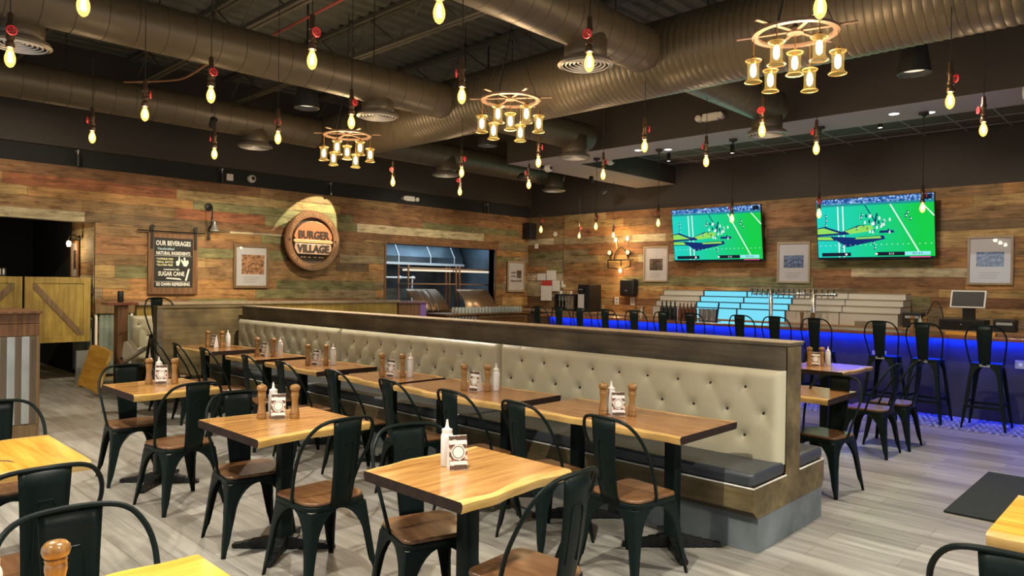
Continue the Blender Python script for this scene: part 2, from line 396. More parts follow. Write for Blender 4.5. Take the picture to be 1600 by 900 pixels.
def text(s, size, mat, parent, loc, name='lettering', depth=.002, width=None, rz=0, tilt=0, bold=0, shear=0, align='CENTER'):
    cu = bpy.data.curves.new('t', 'FONT'); cu.body = s; cu.size = size; cu.extrude = depth; cu.align_x = align; cu.align_y = 'CENTER'
    cu.offset = bold; cu.resolution_u = 2; cu.shear = shear
    o = bpy.data.objects.new('t', cu); C.objects.link(o)
    bpy.context.view_layer.update(); dg = bpy.context.evaluated_depsgraph_get()
    me = bpy.data.meshes.new_from_object(o.evaluated_get(dg)); bpy.data.objects.remove(o); bpy.data.curves.remove(cu)
    me.name = name
    if width:
        xs = [v.co.x for v in me.vertices]; k = width/max(.001, max(xs)-min(xs))
        for v in me.vertices: v.co.x *= k
    me.materials.clear(); me.materials.append(MT[mat])
    q = bpy.data.objects.new(name, me); C.objects.link(q)
    q.location = loc; q.rotation_euler = (radians(90), tilt, rz)
    if parent: q.parent = parent
    return q

# ================================================================== STRUCTURE
X0, X1, Y0, Y1, ZC = -12.38, 3.5, -3.0, 13.5, 5.1
struct(MB().box(-16.5, X1, Y0, Y1+.1, -.1, 0).build('floor', 'floor'))
struct(MB().box(-9.2, X1, 9.45, 12.35, 0, .004).build('trim_1', 'tile'))
# corrugated roof deck
mb = MB(); n = 0; x = -13.0; prof = []
while x < X1+.2:
    for dx, z in ((0, ZC), (.09, ZC), (.12, ZC+.045), (.2, ZC+.045)): prof.append((x+dx, z))
    x += .23
for i, (x, z) in enumerate(prof):
    mb.v += [(x, Y0, z), (x, Y1+.2, z)]
    if i: mb.face((2*i-2, 2*i-1, 2*i+1, 2*i))
struct(mb.build('ceiling', 'deck', solid=.01))

PAL = {'rb': (.20, .085, .042), 'rd': (.26, .070, .032), 'or': (.34, .17, .065), 'br': (.22, .125, .062), 'dk': (.085, .052, .032),
       'gy': (.20, .165, .12), 'wh': (.50, .44, .34), 'gn': (.155, .165, .085), 'tn': (.38, .25, .115), 'lt': (.36, .26, .14)}
PAL = {k: tuple(min(.8, (c*.72+g*.28)*m) for c, g, m in zip(v, (.20, .14, .075), (1.40, 1.42, 1.28))) for k, v in PAL.items()}
def plank_wall(name, u0, u1, z0, z1, holes, mapf, mat, seed, explicit=(), weights=None, depth=.03):
    rnd = random.Random(seed); mb = MB(); keys = list(weights); wts = [weights[k] for k in keys]
    rows = list(explicit); z = rows[-1][1] if rows else z1
    while z > z0+.02:
        h = rnd.choice((.13, .15, .17, .20)); zb = max(z-h, z0)
        for hz in holes:
            for e in (hz[2], hz[3]):
                if zb < e < z and z-e > .04: zb = e
        u = u0; segs = []
        while u < u1:
            u += rnd.uniform(.7, 2.6); segs.append((min(u, u1), rnd.choices(keys, wts)[0]))
        rows.append((z, zb, segs)); z = zb
    for zt, zb, segs in rows:
        u = u0
        for ue, key in segs:
            ue = min(ue, u1)
            if ue <= u: continue
            col = PAL[key]; j = rnd.uniform(.82, 1.18); col = tuple(c*j for c in col)
            cuts = [(u, ue)]
            for a, b, c, d in holes:
                if zb < d-.005 and zt > c+.005:
                    new = []
                    for p, q in cuts:
                        if q <= a or p >= b: new.append((p, q))
                        else:
                            if p < a: new.append((p, a))
                            if q > b: new.append((b, q))
                    cuts = new
            dd = rnd.uniform(0, .012)
            for p, q in cuts:
                b0 = len(mb.v); e = .0015
                vs = [(uu, zz, d) for d in (0, depth+dd) for zz in (zb+e, zt-e) for uu in (p+e, q-e)]
                mb.v += [mapf(*t) for t in vs]
                for f in ((0, 2, 3, 1), (4, 5, 7, 6), (0, 1, 5, 4), (2, 6, 7, 3), (0, 4, 6, 2), (1, 3, 7, 5)): mb.face([b0+i for i in f], 0, col)
            u = ue
    return mb.build(name, mat, cols=True)
KX0, KX1, KZ0, KZ1 = 9.03, 12.28, 1.0, 2.43      # kitchen pass
DX0, DX1, DZ1 = .9, 3.50, 2.47                   # corridor opening
explicit = [(3.30, 3.12, [(6.2, 'rb'), (9.3, 'br'), (14, 'rb')]),
            (3.12, 2.95, [(2.3, 'or'), (4.72, 'rd'), (6.9, 'lt'), (7.9, 'tn'), (10.2, 'rb'), (14, 'rb')]),
            (2.95, 2.80, [(2.6, 'tn'), (5.0, 'or'), (7.0, 'gn'), (8.2, 'gn'), (10.0, 'rb'), (13.1, 'gn'), (14, 'rb')]),
            (2.80, 2.62, [(3.32, 'br'), (4.7, 'br'), (6.3, 'rd'), (8.3, 'gn'), (11.9, 'wh'), (14, 'br')]),
            (2.62, 2.47, [(3.35, 'wh'), (5.4, 'dk'), (6.6, 'rb'), (8.5, 'rb'), (12.4, 'rb'), (14, 'gy')])]
mapL = lambda u, z, d: (X0-.02+d, u, z)
plank_wall('wall_left', -3.0, 13.5, 0, 3.3, [(KX0, KX1, KZ0, KZ1), (DX0, DX1, 0, DZ1)], mapL, 'planks_y', 5, explicit,
           {'br': 4, 'or': 3, 'rb': 2, 'tn': 3, 'gy': 2, 'gn': 1.3, 'wh': .7, 'dk': 1}, .03)['kind'] = 'structure'
mapB = lambda u, z, d: (u, Y1-d, z)
plank_wall('wall_back', -11.15, X1, 0, 3.3, [], mapB, 'planks_x', 12,
           [(3.3, 3.13, [(-9.9, 'lt'), (-7, 'rb'), (-4.2, 'br'), (-2.2, 'br'), (4, 'or')]), (3.13, 2.95, [(-9.4, 'tn'), (-8, 'br'), (-5, 'rb'), (-2.6, 'or'), (4, 'tn')])],
           {'br': 4, 'or': 2.4, 'rb': 3, 'tn': 2, 'gy': 2.6, 'gn': .7, 'wh': .5, 'dk': 1}, .05)['kind'] = 'structure'
plank_wall('trim_2', X0, -11.15, 0, 3.3, [], mapB, 'planks_x', 31, [(3.3, 3.1, [(0, 'br')]), (3.1, 2.95, [(0, 'dk')]), (2.95, 2.75, [(0, 'br')]), (2.75, 2.6, [(-11.5, 'wh'), (0, 'gy')]), (2.6, 2.42, [(0, 'rb')]), (2.42, 2.24, [(0, 'gn')]), (2.24, 2.05, [(0, 'gy')]), (2.05, 1.88, [(-11.7, 'or'), (0, 'gn')]), (1.88, 1.68, [(0, 'wh')]), (1.68, 1.5, [(0, 'wh')]), (1.5, 1.3, [(0, 'wh')])], {'br': 3, 'rb': 2, 'gy': 2, 'dk': 2, 'gn': 1.5, 'wh': .6}, .02)['kind'] = 'structure'
# plain wall above the cladding and the unseen walls of the room
mb = MB()
for a, b, c, d in ((-3, DX0, 0, 3.3), (DX0, DX1, DZ1, 3.3), (DX1, KX0, 0, 3.3), (KX0, KX1, KZ1, 3.3), (KX0, KX1, 0, KZ0), (KX1, Y1+.1, 0, 3.3)):
    mb.box(X0-.2, X0-.021, a, b, c, d)
struct(mb.build('trim_3', 'wall_paint'))
struct(MB().box(X0-.2, X0, Y0, Y1+.1, 3.3, 3.57).build('trim_4', 'black_paint'))
struct(MB().box(X0-.2, X0+.09, Y0, Y1, 3.57, ZC+.1).build('trim_5', 'wall_paint'))
struct(MB().box(X0-.2, X1+.1, Y1, Y1+.15, 0, ZC+.1).build('trim_6', 'wall_paint'))
# unseen walls behind the camera; their shop windows are assumed for the fill
def win_wall(name, along, pos, a0, a1, o0, o1):
    mb = MB()
    for a, b, c, d in ((a0, a1, 0, .5), (a0, a1, 2.95, ZC+.1), (a0, o0, .5, 2.95), (o1, a1, .5, 2.95)):
        if along == 'x': mb.box(a, b, pos-.15, pos, c, d)
        else: mb.box(pos, pos+.15, a, b, c, d)
    struct(mb.build(name, 'wall_paint'))
win_wall('wall_front', 'x', Y0, -12.6, X1+.15, -7.8, .8)
win_wall('wall_right', 'y', X1, Y0-.15, Y1+.15, -.3, 8.3)
def window(name, along, pos, o0, o1):
    mb = MB(); k = 5
    for i in range(k+1):
        u = o0+(o1-o0)*i/k
        if along == 'x': mb.box(u-.03, u+.03, pos-.1, pos-.05, .5, 2.95)
        else: mb.box(pos+.05, pos+.1, u-.03, u+.03, .5, 2.95)
    for z in (.5, 2.89):
        if along == 'x': mb.box(o0, o1, pos-.1, pos-.05, z, z+.06)
        else: mb.box(pos+.05, pos+.1, o0, o1, z, z+.06)
    if along == 'x': mb.box(o0, o1, pos-.078, pos-.072, .5, 2.95, 1)
    else: mb.box(pos+.072, pos+.078, o0, o1, .5, 2.95, 1)
    struct(mb.build(name, ['black', 'pane']))
window('window_1', 'x', Y0, -7.8, .8); window('window_2', 'y', X1, -.3, 8.3)

# bulkhead and lowered ceiling over the bar
ZB, ZT = 3.8, 4.2
struct(MB().box(-9.1, X1, 9.34, 10.2, ZB, ZC).box(-9.1, -8.11, 10.2, Y1, ZB, ZC).build('trim_7', 'strip_paint'))
struct(MB().box(-9.115, X1, 9.325, 9.34, ZB+.004, ZC).box(-9.115, -9.1, 9.34, Y1, ZB+.004, ZC).box(-8.11, -8.10, 10.2, Y1, ZB+.004, ZT).box(-8.11, X1, 10.2, 10.21, ZB+.004, ZT).build('trim_8', 'wall_paint'))
mb = MB().box(-8.1, X1, 10.2, Y1, ZT, ZT+.03)
for i in range(20): mb.box(-8.1+i*.6-.012, -8.1+i*.6+.012, 10.21, Y1, ZT-.008, ZT, 1)
for j in range(6): mb.box(-8.1, X1, 10.21+j*.6-.012, 10.21+j*.6+.012, ZT-.008, ZT, 1)
struct(mb.build('trim_9', ['tile_paint', 'strip_paint']))
def washer(src, dst, p, ang, label, col=None):  # spotlights added to brighten the wood walls, fixtures included
    t = thing('added_washer', label, 'spotlight', src, 0, 'black spotlights added to brighten the barn wood walls'); t.rotation_euler = aim(src, dst)
    MB().lathe([(.045, .03), (.045, .15), (.02, .16)], 16, caps=False).build('barrel', 'black', t, smooth=True)
    h = 5.1-src[2]; up = Matrix.Rotation(0, 3, 'X'); v = t.rotation_euler.to_matrix().inverted() @ Vector((0, 0, h)); MB().tube([tuple(v*.12), tuple(v)], .008, 6).build('stem', 'black', t)
    light('added_washer_lamp', 'SPOT', src, p, col or (1, .84, .58), aim(src, dst), .03, angle=ang, blend=.75)
washer((-9.1, 3.9, 3.55), (X0, 4.6, 1.35), 400, 62, 'added black spotlight above the farthest left bulbs aimed at the chalkboard')
washer((-9.1, 6.0, 3.55), (X0, 6.0, 1.45), 300, 62, 'added black spotlight between left ducts aimed at the framed menu')
washer((-9.1, 9.6, 3.55), (X0, 9.6, 1.6), 260, 72, 'added black spotlight aimed at the wall left of the kitchen window')
washer((-9.1, 12.2, 3.55), (X0, 12.6, 1.7), 130, 70, 'added black spotlight near the corner aimed at the framed text print')
washer((-9.1, 1.6, 3.55), (X0, 2.2, 1.8), 260, 80, 'added black spotlight at far left aimed above the half doors')
for k_, (x_, y_, z_) in enumerate(((-8.6, 11.2, 3.62), (-7.6, 10.9, 4.02), (-5.5, 10.9, 4.02), (-3.2, 10.9, 4.02), (-.9, 10.9, 4.02))):
    washer((x_, y_, z_), (x_ if k_ else -10.0, Y1, 1.9), 100, 88, 'added black spotlight over the bar aimed at the television wall, number %s from the corner' % ('one', 'two', 'three', 'four', 'five')[k_], (1, .84, .66))
# corridor beyond the half doors
struct(MB().box(-16.4, -16.3, -.6, 4.4, 0, 3.0).box(-16.4, X0-.2, .7, .8, 0, 3.0).box(-16.4, X0-.2, .7, 4.2, 2.7, 2.8).build('wall_corridor', 'black_paint'))
struct(MB().box(-16.3, X0-.021, DX1+.031, DX1+.1, 0, 2.7).build('trim_12', 'black_paint'))
plank_wall('trim_10', -13.6, X0-.021, 1.02, 2.7, [], lambda u, z, d: (u, DX1+.03-d, z), 'planks_x', 8, (), {'br': 3, 'or': 2, 'gy': 3, 'gn': 2, 'wh': 1}, .03)['kind'] = 'structure'
struct(MB().box(-16.3, -16.24, 1.35, 2.25, 0, 2.1).box(-16.24, -16.22, 1.42, 2.18, .08, 2.02).lathe([(.0, 0), (.03, 0), (.03, .05), (0, .05)], 10, (-16.22, 2.08, 1.0), axis='x').build('door_1', 'brown_door'))
# kitchen shell
struct(MB().box(-15.6, -15.5, 8.4, 13.0, 0, 3.0).box(-15.6, X0-.2, 8.4, 8.5, 0, 3.0).box(-15.6, X0-.2, 12.9, 13, 0, 3.0).box(-15.6, X0-.2, 8.4, 13, 3.0, 3.08).build('wall_kitchen', 'steel'))
mb = MB()
mb.box(X0-.2, X0+.03, KX0-.05, KX0, KZ0, KZ1+.05).box(X0-.2, X0+.03, KX1, KX1+.05, KZ0, KZ1+.05).box(X0-.2, X0+.03, KX0, KX1, KZ1, KZ1+.05).box(X0-.35, X0+.08, KX0-.05, KX1+.05, KZ0-.05, KZ0)
struct(mb.build('trim_11', 'post_wood', bevel=.004))

# ================================================================== CEILING THINGS
def joist(y, lab):
    t = thing('ceiling_joist', lab, 'joist', (0, y, 4.6), 0, 'roof joists under the metal deck')
    mb = MB()
    for dy in (-.035, .035): mb.box(-12.2, X1, dy-.025, dy+.025, 0, .05)
    mb.build('bottom_chord', 'joist', t)
    mb = MB()
    for dy in (-.035, .035): mb.box(-12.2, X1, dy-.025, dy+.025, .44, .49)
    mb.build('top_chord', 'joist', t)
    mb = MB(); x = -12.1; k = 0
    while x < X1-.6:
        mb.tube([(x, 0, .03), (x+.6, 0, .46)] if k % 2 == 0 else [(x, 0, .46), (x+.6, 0, .03)], .012, 5); x += .6; k += 1
    mb.build('web', 'joist', t)
for i, (y, l) in enumerate(((-1.0, 'behind the camera'), (.6, 'nearest the camera'), (2.3, 'above the front row of bulbs'), (3.95, 'above the second row of bulbs'), (5.45, 'just before the large main duct'), (7.15, 'just past the large main duct'), (8.7, 'beside the bar bulkhead'))):
    joist(y, 'dark painted open web steel joist %s' % l)

def duct_run(name, label, axis, a0, a1, c, z, r, pitch, parts=None, group=None, cap0=True, cap1=True):
    t = thing(name, label, 'duct', (0, 0, 0), 0, group); prof = []
    n = max(2, int(abs(a1-a0)/pitch)); L = (a1-a0)/n
    if cap0: prof += [(0.001, 0), (r*.6, -.0), (r*.93, .01)]
    for i in range(n):
        u = i*L; prof += ([(r, u), (r+.007, u+.5*L), (r, u+.96*L), (r-.004, u+.98*L)] if r > .3 else [(r, u), (r, u+.965*L), (r-.005, u+.975*L), (r-.005, u+.99*L)])
    prof.append((r, n*L))
    if cap1: prof += [(r*.85, n*L+r*.18), (r*.5, n*L+r*.32), (.001, n*L+r*.36)]
    mb = MB()
    loc = (a0, c, z) if axis == 'x' else (c, a0, z)
    b = MB().lathe(prof, 32, loc, 0, axis, caps=False)
    b.build('duct_body', 'duct', t, smooth=True)
    x = a0+.6
    while x < a1-.3:
        if axis == 'x': mb = MB().tube([(x, c, z+r-.01), (x, c, 5.1)], .006, 5)
        else: mb = MB().tube([(c, x, z+r-.01), (c, x, 5.1)], .006, 5)
        mb.build('hanger_rod', 'iron', t); x += 2.4
    return t
ZD = 3.93
duct_run('main_duct', 'very large ribbed round trunk duct running across the ceiling towards the bar', 'x', -9.95, X1-.1, 6.3, ZD, .37, .068)
DG = 'branch ducts off the main trunk duct'
duct_run('branch_duct', 'painted round branch duct at upper left centre, over the free standing tables', 'y', Y0+.1, 5.96, -7.0, ZD, .22, .24, group=DG, cap1=False)
duct_run('branch_duct', 'painted round branch duct nearest the barn wood wall, camera side of the trunk', 'y', Y0+.1, 5.96, -10.05, ZD, .22, .24, group=DG, cap1=False)
duct_run('branch_duct', 'painted round branch duct at top centre, the closest of the branches', 'y', Y0+.1, 5.96, -3.97, ZD, .22, .20, group=DG, cap1=False)
duct_run('branch_duct', 'short round branch duct past the trunk in front of the bar bulkhead, right', 'y', 6.64, 8.98, -3.97, ZD, .22, .20, group=DG, cap0=False)
duct_run('branch_duct', 'short round branch duct past the trunk behind the middle wheel chandelier', 'y', 6.64, 8.95, -7.0, ZD, .22, .24, group=DG, cap0=False)
duct_run('branch_duct', 'long round branch duct past the trunk beside the left wall', 'y', 6.64, 11.75, -9.95, ZD, .22, .24, group=DG, cap0=False)

def diffuser():
    t = thing('air_diffuser', '', 'vent', (0, 0, 3.56), 0, 'round ceiling air diffusers')
    MB().lathe([(.185, .03), (.19, .12), (.19, .34)], 28, caps=False).build('collar', 'duct', t, smooth=True, solid=.004)
    mb = MB()
    for k, r in enumerate((.218, .182, .146, .11, .074, .042)):
        h = .0+.006*k
        mb.lathe([(r-.010, h), (r, h+.008), (r-.004, h+.02), (r-.012, h+.010), (r-.010, h)], 32, caps=False)
    mb.build('louvre_ring', 'slat', t, smooth=True)
    MB().lathe([(.222, .0), (.25, .014), (.235, .045), (.19, .05)], 32, caps=False).build('outer_flange', 'diffuser_metal', t, smooth=True)
    MB().lathe([(.001, .05), (.17, .05)], 24, caps=False).build('throat', 'black', t)
    return t
D0 = diffuser(); D0.location = (-3.97, 5.05, 3.56)
D0['label'] = 'round ringed air diffuser at top centre with an edison bulb hanging in front of it'
for x, y, l in ((-7.05, 5.0, 'round air diffuser under the branch duct above the left wheel chandelier'), (-10.05, 4.95, 'round air diffuser near the barn wood wall above the beverage chalkboard'),
                (-7.25, 1.45, 'round air diffuser at the top left corner of the view'), (-3.99, 8.85, 'round air diffuser before the bar bulkhead, the one on the right'),
                (-6.95, 8.6, 'round air diffuser at the end of the duct behind the middle chandelier'), (-9.92, 8.55, 'round air diffuser past the trunk duct above the kitchen window'),
                (-9.75, 11.4, 'farthest round air diffuser at the end of the long branch duct')):
    dup(D0, (x, y, 3.56), 0, l)

# red conduit, cylinder downlights
tag(MB().tube([(-7.35, 3.81, 4.3), (-5.86, 3.84, 4.35), (-5.0, 3.86, 4.38)], .014, 8).build('sprinkler_pipe', 'red_pipe'), 'thin red sprinkler pipe hanging below the roof joists at top left', 'pipe')
tag(MB().tube(smoothpath([(-8.75, 2.75, 3.82), (-8.1, 2.97, 3.76), (-7.8, 3.06, 3.76), (-7.2, 3.06, 3.80)]), .011, 8).build('conduit', 'copper'), 'bent reddish conduit under the left branch duct', 'pipe')
def downlight():
    t = thing('cylinder_downlight', '', 'ceiling light', (0, 0, 3.6), 0, 'black cylinder downlights')
    MB().lathe([(.085, .30), (.098, .27), (.138, .03), (.142, 0), (.130, 0), (.118, .06)], 28, caps=False).build('housing', 'black', t, smooth=True, solid=.004)
    MB().lathe([(.001, .045), (.124, .045)], 24, caps=False).build('lens', 'lens_dim', t)
    MB().lathe([(.001, .30), (.085, .30)], 24, caps=False).build('top_cap', 'black', t)
    MB().tube([(0, 0, .3), (0, 0, 1.49)], .012, 8).build('stem', 'black', t)
    return t
W0 = downlight(); W0.location = (-1.9, 7.32, 3.6)
W0['label'] = 'large black cylinder downlight at upper right below the main duct'
DL = [(-1.9, 7.32, 300), (-7.44, 7.2, 380), (-7.43, 4.28, 420), (-2.0, 4.3, 0), (-2.0, 1.35, 420), (-4.7, .35, 400), (.6, 4.3, 420), (.6, 1.2, 340), (-4.6, 3.0, 0), (-7.6, -1.0, 420), (-9.2, -.6, 340), (-2, -1.2, 200)]  # first three are in view; the rest are added off frame for light
for i, (x, y, p) in enumerate(DL):
    if i and p and y < 1.4 or i in (1, 2, 6):
        dup(W0, (x, y, 3.6), 0, {1: 'black cylinder downlight beyond the trunk duct right of the middle chandelier', 2: 'black cylinder downlight with pale lens between the left branch ducts'}.get(i, 'added black cylinder downlight out of view near the camera'))
    if p: light('downlight_lamp', 'SPOT', (x, y, 3.62), p*1.12, WHITE, (0, 0, 0), .035, angle=124, blend=.6)

# edison pendants -----------------------------------------------------------
def pendant(z):
    t = thing('edison_pendant', '', 'pendant light', (0, 0, z), 0, 'bare edison bulbs hanging on pipe sockets')
    MB().tube([(0, 0, .27), (0, 0, 5.096-z)], .0035, 5).build('cord', 'matte_black', t)
    MB().lathe([(.012, .285), (.017, .275), (.017, .22), (.024, .21), (.024, .19), (.018, .185), (.018, .14), (.025, .135), (.025, .115), (.018, .11), (.021, .095), (.026, .09), (.026, .062), (.018, .056)], 12).tube([(0, 0, .165), (.042, 0, .165)], .009, 8).build('pipe_socket', 'pipe', t, smooth=True)
    mb = MB(); mb.tube([(.042, .027*cos(a*pi/6), .165+.027*sin(a*pi/6)) for a in range(12)], .006, 6, closed=True)
    for a in range(5): mb.bar((.042, 0, .165), (.042, .026*cos(a*1.2566), .165+.026*sin(a*1.2566)), .007)
    mb.build('valve_wheel', 'red_valve', t)
    b = MB().lathe([(.012, .062), (.014, .05), (.022, .032), (.030, .008), (.032, -.01), (.029, -.032), (.020, -.052), (.008, -.062), (.001, -.064)], 16, caps=False).build('bulb', 'bulb_glow', t, smooth=True)
    mb = MB()
    for a in range(4):
        x, y = .011*cos(a*pi/2), .011*sin(a*pi/2); mb.tube([(x*.6, y*.6, .035), (x, y, -.03)], .0032, 5)
    mb.build('filament', 'filament', b)
    return t
P0 = pendant(3.0)
BL = [(-4.12, 1.10, 1.5, 'top left edison bulb cut by the upper edge of the view'), (-5.47, 1.05, 0, 'edison bulb with red valve in front of the corner air diffuser, far left'),
 (-6.44, 2.19, 1.2, 'edison bulb before the second branch duct, above and left of the chalkboard'), (-7.9, 2.2, 4.2, 'leftmost low edison bulb above the barn wood wall'),
 (-5.39, 2.3, 0, 'edison bulb at the end of the reddish conduit'), (-4.04, 2.36, 0.1, 'edison bulb just below the red sprinkler pipe'),
 (-7.86, 3.4, 4.3, 'edison bulb hanging above the wall sconce'), (-6.49, 3.43, 2.7, 'edison bulb left of the left wheel chandelier'),
 (-5.34, 3.51, .2, 'edison bulb directly above the left wheel chandelier'), (-2.83, 2.38, 4.5, 'edison bulb cut by the top edge near the middle of the view'),
 (-3.96, 3.56, 3.9, 'edison bulb up left of the middle wheel chandelier'), (-2.76, 3.55, 5.0, 'edison bulb in front of the top centre air diffuser'),
 (-1.36, 3.6, 4.4, 'edison bulb over the right wheel chandelier, cut by the top edge'), (-8.07, 5.99, 5.2, 'edison bulb above and right of the round burger sign'),
 (-6.68, 6.02, 0.4, 'upper one of the two close edison bulbs left of centre'), (-8.09, 7.26, 4.8, 'lower one of the two close edison bulbs left of centre'),
 (-6.75, 7.35, 3.6, 'edison bulb above the right edge of the kitchen window'), (-5.43, 6.07, .6, 'edison bulb just right of the middle wheel chandelier'),
 (-5.42, 7.29, 0.9, 'edison bulb beside the white dome camera'), (-3.99, 6.05, .7, 'edison bulb hanging against the middle of the bulkhead'),
 (-3.95, 7.22, 3.8, 'edison bulb above the left television'), (-2.79, 6.09, 4.9, 'edison bulb in front of the round diffuser right of centre'),
 (-2.75, 7.24, 3.9, 'edison bulb between and above the two televisions'), (-1.32, 6.02, .8, 'edison bulb under the black cylinder downlight at upper right'),
 (-1.34, 7.28, 3.7, 'rightmost edison bulb near the upper right corner')]
for i, (x, y, rz, l) in enumerate(BL):
    if i == 0: P0.location = (x, y, 3.0); P0.rotation_euler.z = rz; P0['label'] = l; r_ = P0
    else: r_ = dup(P0, (x, y, 3.0), rz, l)
    # pendants right under a duct hang from the duct itself
    dx = min(abs(x-c) for c in (-3.97, -7.0, -10.0))
    top = ZD-sqrt(.37**2-(y-6.3)**2) if abs(y-6.3) < .36 else (ZD-sqrt(.22**2-dx*dx) if dx < .21 else None)
    if i == 0: LONG = next(c for c in P0.children if c.name.startswith('cord')).data
    if not top: next(c for c in r_.children if c.name.startswith('cord')).data = LONG
    else:
        cd_ = next(c for c in r_.children if c.name.startswith('cord')); m_ = MB().tube([(0, 0, .27), (0, 0, top-3.0+.004)], .0035, 5).build('cord', 'matte_black'); cd_.data = m_.data; bpy.data.objects.remove(m_)
    light('bulb_lamp', 'POINT', (x, y, 2.985), 17, WARM, size=.03)
# pendants over the bar with canopies
def bar_pendant(zc):
    t = thing('bar_pendant', '', 'pendant light', (0, 0, 2.62), 0, 'edison pendants over the bar counter')
    MB().tube([(0, 0, .27), (0, 0, zc-2.62)], .0035, 5).build('cord', 'matte_black', t)
    MB().lathe([(.06, zc-2.62), (.06, zc-2.65), (.02, zc-2.665), (.006, zc-2.70)], 16).build('canopy', 'black', t, smooth=True)
    for nm in ('pipe_socket', 'valve_wheel', 'bulb'):
        src = next(c for c in P0.children if c.name.startswith(nm)); c = src.copy(); C.objects.link(c); c.parent = t
        for g in src.children: d = g.copy(); C.objects.link(d); d.parent = c
    return t
Q0 = bar_pendant(3.8)
for i, (x, l) in enumerate(((-8.77, 'farthest left edison pendant over the end of the bar'), (-7.5, 'edison pendant left of the pipe lamp, over the bar'), (-6.25, 'edison pendant in front of the small frame left of the televisions'), (-4.98, 'edison pendant hanging in front of the left television'), (-3.71, 'edison pendant at the left edge of the right television'), (-2.45, 'edison pendant hanging in front of the right television'))):
    if i == 0: Q0.location = (x, 9.9, 2.62); Q0['label'] = l
    else: dup(Q0, (x, 9.9, 2.62), i*1.3, l)
    light('bulb_lamp', 'POINT', (x, 9.9, 2.6), 7, WARM, size=.03)
P1 = pendant(2.7); P1.location = (-9.93, 12.5, 2.7); P1['label'] = 'edison pendant left of the pipe lamp near the corner of the room'; P1['group'] = 'edison pendants over the bar counter'
light('bulb_lamp', 'POINT', (-9.93, 12.5, 2.68), 12, WARM, size=.03)
for x, z, l in ((-9.0, 2.68, 'edison pendant with black socket right above the pipe lamp'),):
    dup(Q0, (x, 12.5, z), .5, l); light('bulb_lamp', 'POINT', (x, 12.5, z-.02), 12, WARM, size=.03)

# wheel chandeliers ---------------------------------------------------------
def chandelier():
    t = thing('wheel_chandelier', '', 'chandelier', (0, 0, 3.5), 0, 'wagon wheel chandeliers with glass jar lamps')
    mb = MB(); n = 40; R = .30
    MB().lathe([(R-.035, 0), (R+.01, 0), (R+.01, .02), (R-.035, .02), (R-.035, 0)], n, caps=False).build('wheel_rim', 'wheel_metal', t)
    for k in range(3):
        a = k*pi/3+.25; MB().bar((-cos(a)*.43, -sin(a)*.43, .03), (cos(a)*.43, sin(a)*.43, .03), .03, .014).build('spoke', 'wheel_metal', t, bevel=.003)
    MB().lathe([(.02, .01), (.06, .01), (.06, .045), (.02, .07), (.01, .1)], 16).build('hub', 'wheel_metal', t, smooth=True)
    for k in range(3):
        a = k*2*pi/3+.5; MB().tube([(cos(a)*R*.95, sin(a)*R*.95, .02), (0, 0, .75), (0, 0, 1.59)], .004, 5).build('hanging_wire', 'iron', t)
    pts = [(cos(radians(a+22.4))*(R-.005), sin(radians(a+22.4))*(R-.005), z) for a, z in ((180, -.24), (127, -.26), (245, -.20), (68, -.27), (303, -.19), (0, -.23))]+[(0, 0, -.21)]
    for x, y, z in pts:
        j = MB().lathe([(.030, .090), (.056, .084), (.058, .068), (.046, .056), (.043, .02), (.043, -.055), (.052, -.074), (.064, -.086), (.062, -.092)], 16, (x, y, z), caps=False).build('glass_jar', 'jar_glow', t, smooth=True)
        MB().tube([(x+.057*cos(a*pi/8), y+.057*sin(a*pi/8), z+.078) for a in range(16)], .005, 5, closed=True).build('upper_rim', 'gold_rim', j, smooth=True)
        MB().tube([(x+.063*cos(a*pi/8), y+.063*sin(a*pi/8), z-.088) for a in range(16)], .004, 5, closed=True).build('lower_rim', 'gold_rim', j, smooth=True)
        MB().tube([(x, y, z+.1), (x, y, 0)], .004, 5).lathe([(.012, .11), (.02, .10), (.024, .07), (.02, .05)], 12, (x, y, z)).build('socket', 'brass', j, smooth=True)
        MB().lathe([(.008, .055), (.020, .035), (.024, .0), (.020, -.035), (.006, -.05)], 12, (x, y, z)).build('bulb', 'chand_bulb', j, smooth=True)
    return t
emis('chand_bulb', (1, .74, .36), 14)
emis('jar_glow', (1, .60, .14), 1.3, .20)
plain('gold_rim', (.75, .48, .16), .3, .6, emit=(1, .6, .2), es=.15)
H0 = chandelier()
for i, (x, y, rz, l) in enumerate(((-2.19, 5.32, 0, 'wheel chandelier with glass jars at upper right, the closest one'), (-5.15, 5.31, .38, 'wheel chandelier at the centre below the main duct'), (-8.0, 5.2, .6, 'wheel chandelier on the left above the barn wood wall, the farthest one'))):
    if i == 0: H0.location = (x, y, 3.5); H0['label'] = l
    else: dup(H0, (x, y, 3.5), rz, l)
    light('chandelier_lamp', 'POINT', (x, y, 3.22), 55, WARM, size=.2)

